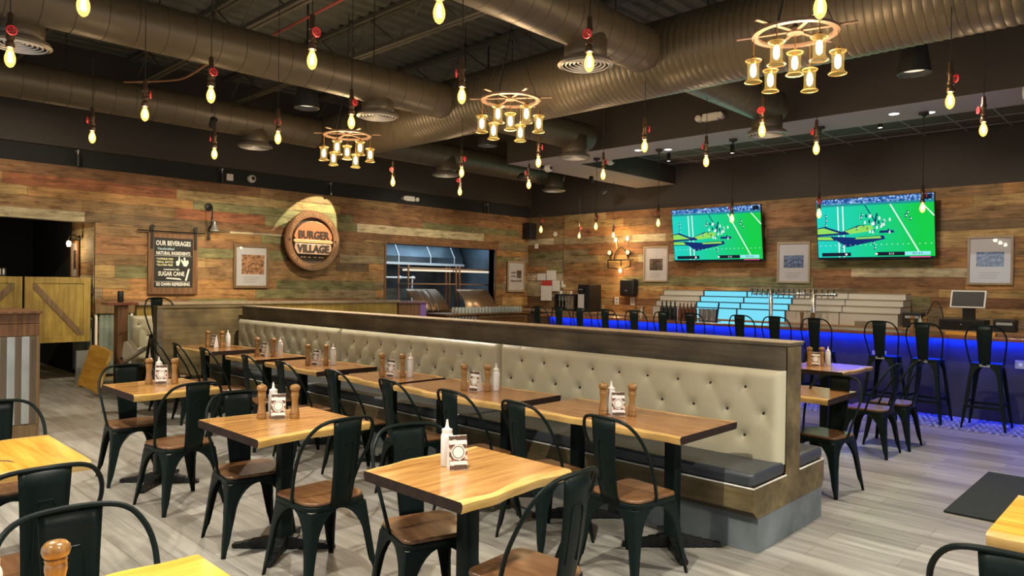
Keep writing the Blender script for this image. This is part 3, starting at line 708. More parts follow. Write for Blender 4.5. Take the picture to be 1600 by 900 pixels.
# ================================================================== BOOTH
BX0, BX1 = -9.45, -1.87
bt = thing('booth_bench', 'long double sided booth with cream buttoned back and dark wood partition', 'booth', (0, 0, 0))
MB().box(BX0, BX1, 4.50, 4.71, .42, 1.225).build('partition_panel', 'dark_panel', bt)
MB().box(BX0, BX1+.015, 4.485, 4.725, 1.225, 1.243).build('top_rail', 'dark_panel', bt, bevel=.003)
MB().box(BX0, BX1+.018, 4.482, 4.728, 1.243, 1.251).build('worn_top_edge', 'pale_frame', bt, bevel=.002)
BTN = [None]
def tuft(name, x0, x1, yb, s, par):
    """buttoned upholstery; s=-1 faces the camera side, +1 the bar side"""
    nx, nz = int((x1-x0)/.018), 34; z0, z1 = .47, 1.07; mb = MB(); btn = []
    rows = ((.945, 0), (.785, .5), (.625, 0))
    for rz, off in rows:
        k = 0; x = x1-.25+off*.252 if off else x1-.25
        while x > x0+.05:
            if x < x1-.05: btn.append((x, rz))
            x -= .252
    for i in range(nx+1):
        for j in range(nz+1):
            x = x0+(x1-x0)*i/nx; z = z0+(z1-z0)*j/nz
            e = min(x-x0, x1-x, z1-z+.01, .06); d = .075*sqrt(max(0, 1-(1-e/.06)**2))
            for bx, bz in btn:
                q = (x-bx)**2+(z-bz)**2
                if q < .02:
                    r = sqrt(q); d -= .030*exp(-r/.020)+.012*exp(-r/.05)
            # vertical creases from the top row up, fine diagonal folds
            u = ((x-(x1-.25))/.252) % 1; u = min(u, 1-u)*.252
            if z > .945: d -= .006*exp(-u/.010)
            else:
                a = ((x-x1+.25)/.252+(z-.945)/.32) % 1; b_ = ((x-x1+.25)/.252-(z-.945)/.32) % 1
                a = min(a, 1-a); b_ = min(b_, 1-b_)
                if z > .62: d -= .0045*(exp(-a/.05)+exp(-b_/.05))
            mb.v.append((x, yb+s*d, z))
    for i in range(nx):
        for j in range(nz):
            a = i*(nz+1)+j; q = (a, a+nz+1, a+nz+2, a+1); mb.face(q if s < 0 else q[::-1])
    o = mb.build(name, 'cream_leather', par, smooth=True)
    if s < 0:
        for bx, bz in btn:
            if BTN[0] is None: BTN[0] = MB().lathe([(.012, 0), (.010, s*.006), (.001, s*.009)], 8, axis='y', caps=False).build('upholstery_button', 'button', o, smooth=True); b = BTN[0]
            else: b = BTN[0].copy(); C.objects.link(b); b.parent = o
            b.location = (bx, yb+s*.041, bz)
for k in range(3):
    a = BX1-(k+1)*2.527; tuft('back_cushion', a+.004, a+2.523-(.0 if k else 0), 4.497, -1, bt)
for k in range(3):
    a = BX1-(k+1)*2.527; tuft('back_cushion', a+.004, a+2.523, 4.713, 1, bt)
def seat_side(y0, y1, s):
    ya, yb = min(y0, y1), max(y0, y1)
    for k in range(3):
        a = BX1-(k+1)*2.527
        MB().box(a+.003, a+2.524, ya, yb, .40, .49).build('seat_cushion', 'slate_leather', bt, smooth=True, bevel=.028, seg=4)
    MB().tube([(BX0, y0-.002*s, .402), (BX1+.004, y0-.002*s, .402), (BX1+.004, y1, .402)], .006, 6).build('seat_piping', 'piping', bt)
    MB().box(BX0, BX1-.006, ya, yb, .26, .398).build('seat_base', 'olive_panel', bt)
seat_side(4.04, 4.50, 1); seat_side(5.14, 4.71, -1)
MB().plate([(4.04, .26), (4.04, .398), (4.50, .398), (4.50, 1.222), (4.71, 1.222), (4.71, .398), (5.14, .398), (5.14, .26), (5.11, .215), (4.09, .215)], 0, .012).build('end_panel', 'dark_panel_y', bt)
e = [c for c in bt.children if c.name.startswith('end_panel')][0]; e.rotation_euler = (0, 0, radians(90)); e.location = (BX1+.006, 0, 0)
MB().box(BX0, BX1-.02, 4.10, 5.12, .215, .26).build('shadow_rail', 'dark_panel', bt)
MB().box(BX0, BX1, 4.11, 5.12, 0, .213).build('kick_plate', 'kick', bt, bevel=.002)
pt = thing('booth_end_partition', 'low dark wood partition closing the far left end of the booth', 'partition', (-9.62, 0, 0))
MB().box(-.06, .06, 3.48, 4.8, 0, 1.225).build('panel', 'dark_panel_y', pt)
MB().box(-.075, .075, 3.42, 4.8, 1.225, 1.255).build('cap', 'dark_panel_y', pt, bevel=.004)
MB().box(-.07, .07, 3.42, 3.50, 0, 1.225).build('post', 'dark_panel', pt, bevel=.004)

# ================================================================== CHAIRS
def sgn(a): return 1 if a > 0 else -1
def rsquare(w, d, r, k=6, cy=0, rear=0):
    pts = []
    for cx, cy_, a0 in ((w-r, d-r, 0), (-w+r, d-r, 90), (-w+r+rear, -d+r+rear, 180), (w-r-rear, -d+r+rear, 270)):
        rr = r+(rear if a0 >= 180 else 0)
        for i in range(k+1):
            a = radians(a0+90*i/k); pts.append((cx+rr*cos(a), cy_+rr*sin(a)+cy))
    return pts
def leg_mesh(sx, sy, zt, ct, cf, w0, w1, za):
    """sheet metal channel leg: arch sweeps up into the apron at height zt"""
    mb = MB(); zs = [0, .04, .08, max(.1, za*.5), za]+[za+(zt-za)*sin(i/7*pi/2) for i in range(1, 8)]
    rings = []
    for z in zs:
        c = cf+(ct-cf)*z/zt; wd = w0+(w1-w0)*min(1, z/za)
        if z > za: wd = w1+(c-w1)*(1-sqrt(max(0, 1-((z-za)/(zt-za))**2)))
        if z < .075: wd *= .78
        b = .016; P = [(c-wd, c), (c-b, c), (c-b*.3, c-b*.3), (c, c-b), (c, c-wd)]
        if z < za: P = [(c-wd, c-.012)]+P+[(c-.012, c-wd)]
        else: P = [(c-wd, c-.001)]+P+[(c-.001, c-wd)]
        rings.append([(sx*x, sy*y, z) for x, y in P])
    k = len(rings[0])
    for r in rings: mb.v += r
    edge = [[r[0] for r in rings[2:]], [r[-1] for r in rings[2:]]]
    for i in range(len(rings)-1):
        for j in range(k-1):
            q = (i*k+j, i*k+j+1, (i+1)*k+j+1, (i+1)*k+j); mb.face(q if sx*sy < 0 else q[::-1])
    for e in edge: mb.tube(e, .0035, 5)
    return mb
def hoop_mesh(zs, zt, wb, yb, yt, r=.0095):
    P = [(-wb, yb, zs), (-wb-.022, yb-.055, zs+(zt-zs)*.33), (-wb-.036, yb*.42+yt*.58, zs+(zt-zs)*.64), (-wb*1.06, yt+.045, zs+(zt-zs)*.85), (-wb*.72, yt+.008, zt-.012), (0, yt-.008, zt)]
    P = P+[(-x, y, z) for x, y, z in P[:-1][::-1]]
    return MB().tube(smoothpath(P, 5), r, 8)
def splat_mesh(zb, zt, yb, yt, w0, w1):
    mb = MB(); n = 8; k = 6
    for i in range(n+1):
        t = i/n; z = zb+(zt-zb)*t; y = yb+(yt-yb)*t-.012*sin(t*pi); wd = w0+(w1-w0)*t
        for j in range(k+1):
            u = -1+2*j/k; mb.v.append((u*wd, y-.010*(1-u*u), z))
    for i in range(n):
        for j in range(k): a = i*(k+1)+j; mb.face((a, a+1, a+k+2, a+k+1))
    # pressed ridge
    yy = lambda z: yb+(yt-yb)*(z-zb)/(zt-zb)-.012*sin((z-zb)/(zt-zb)*pi)
    h = zt-zb; R = [(-.035, zb+.12), (-.035, zb+h*.70), (-.025, zb+h*.75), (.025, zb+h*.75), (.035, zb+h*.70), (.035, zb+.12)]
    mb.tube([(x, yy(z)-.0105, z) for x, z in R], .0035, 5)
    return mb
def make_chair():
    t = thing('cafe_chair', '', 'chair')
    o = MB().prism(rsquare(.178, .178, .045, 6, 0, .028), .432, .452).build('seat', 'seat_wood', t, smooth=True, bevel=.006)
    mb = MB().prism(rsquare(.183, .183, .05, 6, 0, .02), .405, .431)
    mb.build('seat_frame', 'black_metal', t, smooth=True, bevel=.004)
    for sx in (-1, 1):
        for sy in (-1, 1): leg_mesh(sx, sy, .405, .176, .225, .024, .047, .235).build('leg', 'black_metal', t, smooth=True, solid=.004)
    hoop_mesh(.435, .885, .184, -.01, -.24).build('back_hoop', 'black_metal', t, smooth=True)
    splat_mesh(.415, .878, -.182, -.243, .064, .088).build('backrest', 'black_metal', t, smooth=True, solid=.003)
    return t
CH = make_chair(); ch_used = [False]
def chair(x, y, face, label, group=None, sc_=1):
    """face: direction in degrees the sitter looks (0 = +Y)"""
    rz = radians(face)
    if not ch_used[0]:
        ch_used[0] = True; r = CH; r.location = (x, y, 0); r.rotation_euler = (0, 0, rz); r['label'] = label
        KIDS[CH.name] = [(c, list(c.children)) for c in CH.children]
    else: r = dup(CH, (x, y, 0), rz, label)
    if group: r['group'] = group
    return r
GC = 'black metal chairs at the free standing tables'
chair(-2.62, 2.17, -106, 'black metal chair left of the nearest square table, wood seat half under it', GC)
chair(-1.93, 2.12, 94, 'black metal chair at bottom centre, right of the nearest square table', GC)
chair(-4.18, 2.05, -98, 'black metal chair left of the second square table with mills', GC)
chair(-3.43, 2.09, 92, 'black metal chair right of the second square table, its back leaning towards the nearest table', GC)
chair(-6.15, 2.03, -96, 'black metal chair farthest left, left side of the live edge table by the corrugated stand', GC)
chair(-5.21, 2.03, 96, 'black metal chair right of the farthest square table, in front of the end partition', GC)
chair(-2.27, .63, -95, 'black metal chair at the bottom left corner, behind the big pepper mill', GC)
chair(-3.35, .72, 90, 'black metal chair at the lower left with its back hiding the yellow table edge', GC)
chair(-4.72, .90, -90, 'black metal chair at the left border, only the rim of its hoop in view', GC)
chair(-.355, 2.585, 4, 'black metal chair at the bottom right corner, only its back rim in view', GC)
GB = 'black metal chairs along the booth'
for i, x in enumerate((-2.25, -2.90, -3.52, -4.20, -4.95, -5.78, -6.45, -7.42, -8.15, -8.85)):
    d = ('nearest the booth end, in front of the mills', 'second from the booth end', 'third from the booth end', 'fourth from the booth end', 'fifth from the booth end, alone at its table', 'sixth from the booth end', 'seventh from the booth end', 'eighth from the booth end, alone at its table', 'last but one at the dark end partition', 'last in the row at the dark end partition')[i]
    chair(x-.02, 3.37, random.uniform(-9, -4), 'black metal chair facing the booth, %s' % d, GB)
GR = 'black metal chairs on the bar side of the booth'
chair(-2.12, 5.84, 172, 'black metal chair right behind the booth end at the pale cut table', GR)
chair(-2.27, 7.45, 90, 'black metal chair at the table before the bar, the nearer of two side by side', GR)
chair(-2.22, 8.0, 90, 'black metal chair at the table before the bar, the farther of two side by side', GR)
chair(-3.45, 7.7, -90, 'black metal chair left of the blue lit table, mostly hidden by the booth', GR)

def make_stool():
    t = thing('bar_stool', '', 'bar stool')
    MB().prism(rsquare(.155, .155, .035, 6), .735, .76).build('seat', 'black_metal', t, smooth=True, bevel=.006)
    for sx in (-1, 1):
        for sy in (-1, 1): leg_mesh(sx, sy, .735, .148, .225, .024, .040, .60).build('leg', 'black_metal', t, smooth=True, solid=.004)
    mb = MB()
    for z, c in ((.26, .198), (.40, .182)):
        if z < .3:
            for s in (-1, 1): mb.bar((-c, s*c, z), (c, s*c, z), .008, .028)
        else:
            for s in (-1, 1): mb.bar((s*c, -c, z-.1), (s*c, c, z-.1), .008, .028)
    mb.build('footrest', 'black_metal', t)
    hoop_mesh(.75, 1.20, .165, -.05, -.215, .009).build('back_hoop', 'black_metal', t, smooth=True)
    splat_mesh(.74, 1.195, -.165, -.216, .055, .082).build('backrest', 'black_metal', t, smooth=True, solid=.003)
    MB().box(-.05, .05, -.172, -.160, .725, .765).lathe([(.006, 0), (.006, .008)], 8, (-.03, -.185, .75), axis='y').lathe([(.006, 0), (.006, .008)], 8, (.03, -.185, .75), axis='y').build('bracket', 'galvanised', t)
    return t
ST = make_stool()
SX = (-1.72, -2.34, -2.82, -3.63, -4.18, -4.67, -5.46, -5.95, -6.49, -7.05, -7.58, -8.06, -8.54)
ordn = ('first', 'second', 'third', 'fourth', 'fifth', 'sixth', 'seventh', 'eighth', 'ninth', 'tenth', 'eleventh', 'twelfth', 'thirteenth')
for i, x in enumerate(SX):
    l = 'tall black metal bar stool at the blue lit bar, %s from the right' % ordn[i]
    if i == 0: ST.location = (x, 9.8, 0); ST['label'] = l; ST['group'] = 'bar stools along the bar'
    else: dup(ST, (x, 9.8, 0), radians(random.uniform(-4, 4)), l)
r_ = dup(ST, (-10.06, 3.74, .0), radians(-75), 'tall black metal stool behind the end partition with its hoop above it', 'stools by the low wall'); r_.scale = (1.12, 1.12, 1.12)

# ================================================================== TABLES
def slab(lx, ly, mats, seed, live='y', th=.045, z=.76, amp=.015):
    """live='x': natural edges on the two x sides (grain along y); 'y': natural edges on the two y sides"""
    rnd = random.Random(seed); ph = [rnd.uniform(0, 6.28) for _ in range(8)]
    n = 26; mb = MB(); L = ly if live == 'x' else lx; W = lx if live == 'x' else ly
    def off(s, u): return amp*(sin(u*5+ph[0+s])+.5*sin(u*13+ph[2+s])+.25*sin(u*31+ph[4+s]))
    P = lambda a, b, c: (b, a, c) if live == 'x' else (a, b, c)
    rows = []
    for i in range(n+1):
        u = -L/2+L*i/n; l = -W/2-off(0, u); r = W/2+off(1, u); sb = .040+.014*sin(u*9+ph[6]); u2 = .012
        rows.append([P(u, l+u2, z-th), P(u, l+u2*.3, z-th*.45), P(u, l+.004, z-.008), P(u, l+.012, z), P(u, l+sb, z), P(u, r-sb*1.1, z), P(u, r-.012, z), P(u, r-.004, z-.008), P(u, r-u2*.3, z-th*.45), P(u, r-u2, z-th)])
    for q in rows: mb.v += q
    k = 10; MI = (1, 1, 1, 1, 0, 1, 1, 1, 1, 2)
    for i in range(n):
        for j in range(k):
            a, b = i*k+j, i*k+(j+1) % k; q = (a, b, b+k, a+k); mb.face(q if live == 'x' else q[::-1], MI[j])
    e0 = list(range(k)); e1 = [n*k+j for j in range(k)]
    mb.face(e0[::-1] if live == 'x' else e0, 2); mb.face(e1 if live == 'x' else e1[::-1], 2)
    return mb
def table(x, y, lx, ly, live, label, seed, group, mats=None, two=False, rz=0, endmat='cut_end', th=.045):
    t = thing('dining_table', label, 'table', (x, y, 0), radians(rz), group)
    if mats is None: mats = ('table_wood', 'sap_wood') if live == 'x' else ('table_wood_x', 'sap_wood_x')
    slab(lx, ly, None, seed, live, th).build('tabletop', [mats[0], mats[1], endmat], t, smooth=True)
    cols = [0] if not two else [-lx*.30, lx*.30]
    for cx in cols:
        b = MB(); b.v = []; b.prism([(cx+px, py) for px, py in rsquare(.039, .039, .010, 3)], .045, .705); b.build('column', 'black_metal', t, smooth=True)
        b = MB()
        for k in range(4):
            a = pi/4+k*pi/2; c, s = cos(a), sin(a)
            for i in range(5):
                r0, r1 = .03+.054*i, .03+.054*(i+1); h0 = .075-.012*i
                b.bar((cx+c*r0, s*r0, h0*.5+.008), (cx+c*r1, s*r1, h0*.5+.002), .062-.004*i, h0*.9)
            b.lathe([(.02, 0), (.024, .004), (.024, .02)], 10, (cx+c*.285, s*.285, 0))
        b.build('base', 'iron', t, bevel=.006)
        MB().box(cx-.18, cx+.18, -.03, .03, .703, .714).box(cx-.03, cx+.03, -.18, .18, .703, .714).build('top_bracket', 'iron', t)
    return t
G1 = 'live edge square tables'; G2 = 'live edge tables along the booth'
table(-2.345, 2.18, .66, .69, 'x', 'nearest square live edge table holding only a squeeze bottle and menu card', 3, G1)
table(-3.92, 2.14, .74, .72, 'x', 'second square live edge table with two wooden mills, bottle and menu card', 5, G1)
table(-5.86, 2.13, .74, .62, 'x', 'live edge table farthest left with mills and card near the corrugated stand', 8, G1, th=.05)
table(-1.80, .55, .84, .72, 'x', 'lamplit yellow wooden table at the bottom edge of the view, left of centre', 11, G1, ('lamplit_wood_y', 'lamplit_wood_y'))
table(-4.03, .66, .76, .74, 'x', 'lamplit yellow wooden table at the left border with a dark crack in its top', 14, G1, ('yellow_wood', 'sap_wood'))
table(-.14, 3.26, .74, .64, 'y', 'lamplit yellow table corner at the right border above the lone chair', 17, G1, ('yellow_wood', 'sap_wood_x'), endmat='sap_wood')
TB = [(-2.67, 1.24, 1, 'first and nearest table of the booth row with two mills and card'), (-4.09, 1.24, 1, 'second table of the booth row from its open end'), (-5.16, .72, 0, 'third booth table, a short one'),
      (-6.38, 1.04, 1, 'fourth booth table from the open end'), (-7.46, .66, 0, 'fifth booth table, short'), (-8.78, 1.0, 1, 'sixth booth table, at the dark end partition')]
for i, (x, L, two, l) in enumerate(TB): table(x, 3.845, L, .66, 'y', 'live edge table, %s' % l, 20+i, G2, two=bool(two))
table(-2.50, 5.84, 1.04, .66, 'y', 'pale topped table behind the booth end on the bar side', 41, 'tables on the bar side', endmat='cut_end', mats=('table_wood_x', 'sap_wood_x'))
table(-2.85, 7.85, .68, .86, 'x', 'table before the bar glossy with blue and pink reflections', 42, 'tables on the bar side')
t_ = bpy.data.objects['dining_table.004']
b = MB(); zz = .7612
b.v = [(.02, .02, zz), (.05, .06, zz), (.10, .075, zz), (.12, .10, zz), (.19, .115, zz), (.13, .085, zz), (.11, .06, zz), (.06, .045, zz)]; b.face(range(8)); b.build('crack', 'cork_dark', t_)
t_ = bpy.data.objects['dining_table']
MB().lathe([(.001, .0), (.009, 0), (.008, .004), (.001, .004)], 12, (.318, -.21, .742), axis='x').build('knot', 'cork_dark', t_)
# ------------------------------------------------------------------ condiments
def make_mill(pepper):
    t = thing('pepper_mill' if pepper else 'salt_mill', '', 'mill')
    MB().lathe([(.026, 0), (.0275, .003), (.0275, .02), (.0255, .024), (.0275, .028), (.0275, .036), (.025, .042), (.0215, .07), (.0195, .095), (.0205, .115), (.0245, .135), (.0245, .150), (.0225, .154), (.0245, .158), (.0245, .163), (.021, .166)], 18).build('body', 'mill_wood', t, smooth=True)
    MB().lathe([(.021, .166), (.028, .171), (.0315, .182), (.030, .194), (.022, .203), (.008, .207)], 18).build('head', 'mill_wood', t, smooth=True)
    if pepper: MB().lathe([(.004, .207), (.006, .210), (.006, .216), (.003, .219)], 10).build('finial_nut', 'chrome', t, smooth=True)
    return t
PM = make_mill(True); SM = make_mill(False)
def make_bottle():
    t = thing('squeeze_bottle', '', 'bottle')
    MB().lathe([(.027, 0), (.029, .004), (.029, .135), (.026, .146), (.023, .150)], 18).build('body', 'bottle_plastic', t, smooth=True)
    MB().lathe([(.024, .148), (.024, .168), (.014, .172), (.008, .180), (.004, .212), (.002, .213)], 16).build('nozzle_cap', 'white_plastic', t, smooth=True)
    return t
SB = make_bottle()
def make_card():
    t = thing('menu_card', '', 'menu card')
    w_, d_, h_ = .042, .034, .15
    mb = MB(); mb.v = [(-w_, -d_, 0), (w_, -d_, 0), (w_, d_, 0), (-w_, d_, 0), (-w_, -.004, h_), (w_, -.004, h_), (w_, .004, h_), (-w_, .004, h_)]
    for q in ((0, 3, 2, 1), (4, 5, 6, 7), (2, 3, 7, 6), (3, 0, 4, 7), (1, 2, 6, 5), (0, 1, 5, 4)): mb.face(q)
    mb.build('holder', 'white_card', t)
    p = MB(); e = .001; p.v = [(-w_, -d_-e, .002), (w_, -d_-e, .002), (w_, -.004-e, h_), (-w_, -.004-e, h_)]; p.face((0, 1, 2, 3)); p.build('printed_front', 'menu_print', t)
    f = lambda z: -d_+(d_-.004)*z/h_-.002
    for z0, z1, m in ((.004, .020, 'cork_dark'), (.134, .147, 'cork_dark'), (.024, .040, 'white_card'), (.112, .130, 'white_card')):
        p = MB(); p.v = [(-w_*.96, f(z0), z0), (w_*.96, f(z0), z0), (w_*.96, f(z1), z1), (-w_*.96, f(z1), z1)]; p.face((0, 1, 2, 3)); p.build('print_band', m, t)
    return t
CD = make_card()
for o in (PM, SM, SB, CD): KIDS[o.name] = [(c, list(c.children)) for c in o.children]
first = {}
def put(o, x, y, z, rz, label, group):
    if o.name not in first:
        first[o.name] = 1; o.location = (x, y, z); o.rotation_euler = (0, 0, rz); o['label'] = label; o['group'] = group
    else: dup(o, (x, y, z), rz, label, group)
YAWC = .76
def cset(x, y, where, rz=YAWC, mills=True, spread=.10, z=.761, mode=0):
    """mode 0: camera facing set; mills left and right of the card, bottle behind"""
    c, s = cos(rz), sin(rz)
    def P(a, b): return x+a*c-b*s, y+a*s+b*c
    if mills:
        p = P(-spread, 0.0); put(PM, p[0], p[1], z, 0, 'turned wooden pepper mill with steel nut %s' % where, 'wooden pepper mills')
        p = P(spread*.95, .01); put(SM, p[0], p[1], z, 0, 'turned wooden salt mill with smooth knob %s' % where, 'wooden salt mills')
    p = P(-.045, .055) if mode == 0 else P(.15, .05); put(SB, p[0], p[1], z, 0, 'white squeeze bottle %s' % where, 'white squeeze bottles')
    p = P(.0, .0) if mode == 0 else P(-.0, .0); put(CD, p[0], p[1], z, rz+(.15 if mode == 0 else -.5), 'small printed menu card %s' % where, 'table menu cards')
cset(-2.40, 2.16, 'on the nearest square table', rz=.9, mills=False)
cset(-4.02, 2.15, 'on the second square table', rz=.86)
cset(-5.97, 2.18, 'on the table by the corrugated stand', rz=.86)
for i, (x, y) in enumerate(((-2.68, 3.80), (-4.05, 3.83), (-5.13, 3.83), (-6.34, 3.80), (-7.42, 3.80), (-8.81, 3.84))):
    cset(x, y, 'on the %s table of the booth row' % ordn[i], rz=.62, spread=.095, mode=0 if i == 0 else 1)
put(SM, -1.97, .48, .761, 0, 'large looking honey coloured mill at the bottom left corner', 'wooden salt mills')
put(SB, -2.05, .36, .761, 0, 'white squeeze bottle cut by the lower left border', 'white squeeze bottles')
cset(-2.93, 7.80, 'on the blue lit table before the bar', rz=.75, spread=.07, mode=1)

# ================================================================== LEFT SIDE THINGS
# half doors
def half_door(y0, y1, sgn_, label, fold=0):
    t = thing('half_door', label, 'door', (X0-.02, 0, 0), 0, 'swinging barn half doors')
    z0, z1 = .62, 1.61
    MB().box(-.03, 0, y0+.01, y1-.01, z0, z1).build('board_panel', 'barn_door', t)
    mb = MB(); w_ = .095
    mb.box(0, .018, y0+.01, y1-.01, z1-w_, z1).box(0, .018, y0+.01, y1-.01, z0, z0+w_).box(0, .018, y0+.01, y0+.01+w_, z0+w_, z1-w_).box(0, .018, y1-.01-w_, y1-.01, z0+w_, z1-w_)
    a = (0.008, y0+.1, z1-w_) if sgn_ > 0 else (.008, y1-.1, z1-w_); b = (.008, y1-.12, z0+w_) if sgn_ > 0 else (.008, y0+.12, z0+w_)
    mb.build('door_frame', 'barn_door', t, bevel=.002)
    MB().bar(a, b, .08, .016, up=(1, 0, 0)).build('diagonal_brace', 'frame_wood', t)
    for z in (z0+.2, z1-.25): MB().box(.0, .03, (y1-.005 if sgn_ > 0 else y0-.02), (y1+.02 if sgn_ > 0 else y0+.005), z, z+.14).build('hinge', 'black', t)
half_door(2.575, 3.46, 1, 'right leaf of the yellowish barn style swinging half door, diagonal brace in full view')
half_door(1.66, 2.565, -1, 'left leaf of the yellowish barn style swinging half door, cut by the left border')
tag(MB().box(X0-.19, X0-.01, 2.16, 2.30, 1.60, 1.82).build('restroom_sign_board', 'black'), 'small black board on top of the left half door', 'sign')
s_ = thing('restroom_sign', 'small sign with a white person figure at the left border above the half door', 'sign', (X0+.0, 2.30, 1.635)); s_.scale = (.6, .6, .6)
MB().lathe([(.001, 0), (.016, 0), (.016, .004), (.001, .004)], 12, (0, .04, .125), axis='x').build('figure_head', 'chalk_white', s_)
MB().box(0, .004, .022, .058, .045, .105).box(0, .004, .026, .038, 0, .045).box(0, .004, .042, .054, 0, .045).build('figure_body', 'chalk_white', s_)
MB().box(0, .004, -.035, -.02, 0, .13).build('divider_line', 'chalk_white', s_)
bpy.data.objects.remove(bpy.data.objects['restroom_sign_board'])
MB().box(-.015, -.001, -.06, .09, -.03, .16).build('sign_plate', 'black', s_)
# corridor contents
cs = thing('wall_sconce', 'small lit sconce inside the dark corridor beyond the half doors', 'wall lamp', (-13.0, 3.46, 2.25))
MB().lathe([(.04, 0), (.04, -.02), (.02, -.03)], 12, axis='y').build('back_plate', 'iron', cs)
MB().tube(smoothpath([(0, -.02, 0), (0, -.12, .04), (0, -.16, -.02), (0, -.16, -.06)]), .01, 8).build('arm', 'iron', cs)
MB().lathe([(.02, -.06), (.035, -.1), (.02, -.15)], 12, (0, -.16, 0)).build('bulb', 'filament', cs, smooth=True)
light('sconce_lamp', 'POINT', (-13.0, 3.22, 2.1), 9, WARM, size=.04)
def frame(name, label, loc, rz, w_, h_, pic, mat='pale_frame', group=None, mar=.11, cap=True, fw=.035, extra=None):
    t = thing(name, label, 'picture', loc, rz, group)
    mb = MB(); a, b = w_/2, h_/2
    mb.box(-a, a, -.03, 0, b-fw, b).box(-a, a, -.03, 0, -b, -b+fw).box(-a, -a+fw, -.03, 0, -b+fw, b-fw).box(a-fw, a, -.03, 0, -b+fw, b-fw)
    mb.build('frame', mat, t, bevel=.004)
    MB().box(-a+fw, a-fw, -.012, 0, -b+fw, b-fw).build('mount', 'paper', t)
    p = pic[1]; MB().box(p[0]*a, p[1]*a, -.014, -.012, p[2]*b, p[3]*b).build('picture', pic[0], t)
    if cap:
        mb = MB()
        for k in range(3): mb.box(-a*.45, a*.45*(1-.2*k), -.0135, -.012, -b*(.52+.10*k), -b*(.50+.10*k))
        mb.build('caption_lines', 'dk_line', t)
    if extra: extra(t, a, b)
    MB().box(-a+fw, a-fw, -.020, -.018, -b+fw, b-fw).build('glazing', 'pane', t)
    return t
plain('dk_line', (.35, .30, .27), .6)
frame('framed_poster', 'framed artwork on the corridor wall beyond the half doors', (-13.25, 3.465, 1.9), 0, .36, .62, ('photo_dark', (-.4, .4, -.5, .5)), 'post_wood', cap=False, mar=.05)
tag(MB().box(-16.22, -16.21, 2.72, 2.84, 1.78, 2.0).build('notice', 'paper'), 'small white notice on the dark corridor wall', 'notice')
# corrugated lower wall with trims
mb = MB(); k = 0; y = DX1+.06; pr = []
while y < 4.2:
    pr += [(y, .0), (y+.015, .012), (y+.05, .012), (y+.065, .0)]; y += .075
for i, (y, d) in enumerate(pr):
    mb.v += [(X0+.05+d, y, .1), (X0+.05+d, y, 1.05)]
    if i: mb.face((2*i-2, 2*i, 2*i+1, 2*i-1))
cw = thing('corrugated_wainscot', 'weathered corrugated metal wainscot under the wall beside the half doors', 'wall panel', (0, 0, 0))
mb.build('metal_sheet', 'galvanised_old', cw, solid=.004)
mb = MB(); x = X0+.0; pr = []
while x > -13.3:
    pr += [(x, 0), (x-.015, .012), (x-.05, .012), (x-.065, 0)]; x -= .075
for i, (x, d) in enumerate(pr):
    mb.v += [(x, DX1-.03-d, .1), (x, DX1-.03-d, .98)]
    if i: mb.face((2*i-2, 2*i, 2*i+1, 2*i-1))
mb.build('return_sheet', 'galvanised_old', cw, solid=.004)
MB().box(X0+.03, X0+.06, 3.50, 3.53, .05, 1.05).box(X0+.03, X0+.09, 4.0, 4.03, .05, 1.05).build('edge_trim', 'white_card', cw)
MB().box(X0+.03, X0+.10, 3.49, 4.3, 1.05, 1.20).build('ledge_board', 'frame_wood', cw, bevel=.004)
# leaning slab
sl = thing('leaning_tabletop', 'golden live edge wooden slab leaning on its end against the wall by the half doors', 'wood slab', (-11.35, 3.30, .02), 0)
b = slab(1.02, .62, None, 77, 'y', .04, .02, .010); q = b.build('slab', ['yellow_wood', 'yellow_wood', 'sap_wood'], sl, smooth=True)
q.rotation_euler = (radians(73), 0, radians(-2)); q.location = (.05, -.09, .30)
tag(MB().box(-12.2, -12.14, 3.2, 3.5, .0, .5).build('metal_tray', 'galvanised'), 'grey metal tray standing on edge behind the leaning slab', 'tray')
# pony wall and booth by the left wall
pw = thing('low_wall', 'long low wall with pale cap running along the barn wood wall, behind the end partition', 'low wall', (-11.0, 0, 0))
MB().box(-.08, .0, 3.66, 8.3, 0, 1.22).build('panel', 'barn_door', pw)
MB().box(-.11, .05, 3.62, 8.35, 1.22, 1.265).build('cap', 'pale_frame', pw, bevel=.004)
MB().box(-.16, .14, 3.24, 3.64, 1.225, 1.265).build('end_shelf', 'bar_top', pw, bevel=.004)
MB().box(-.07, .09, 3.38, 3.52, 0, 1.225).build('post', 'post_wood', pw, bevel=.006)
wb = thing('wall_booth', 'cream buttoned booth seat seen between the wooden post and the end partition', 'booth', (-10.95, 3.56, 0), radians(90))
tuft('back_cushion', 0.0, 1.6, -.004, -1, wb)
MB().box(0, 4.3, -.55, 0, .38, .49).build('seat_cushion', 'cream_leather', wb, smooth=True, bevel=.03, seg=3)
MB().box(0, 4.3, -.5, 0, 0, .38).build('base', 'black', wb)
tag(MB().lathe([(.035, 0), (.04, .01), (.04, .15), (.034, .16)], 16, (-11.02, 3.45, 1.265)).build('black_canister', 'black', None, smooth=True), 'small black canister on the reddish end shelf of the low wall', 'canister')
bs = thing('booster_seat', 'tan plastic booster seat tipped over behind the end partition', 'booster seat', (-10.45, 3.50, .52))
MB().plate([(-.16, 0), (.16, .05), (.15, .10), (.02, .09), (.0, .26), (-.05, .27), (-.14, .12)], -.13, .13).build('shell', 'tan', bs, bevel=.015, seg=3)
MB().box(-.18, -.08, -.11, .11, .06, .10).build('strap', 'black', bs, bevel=.01)
bs.rotation_euler = (0, radians(-25), radians(60))

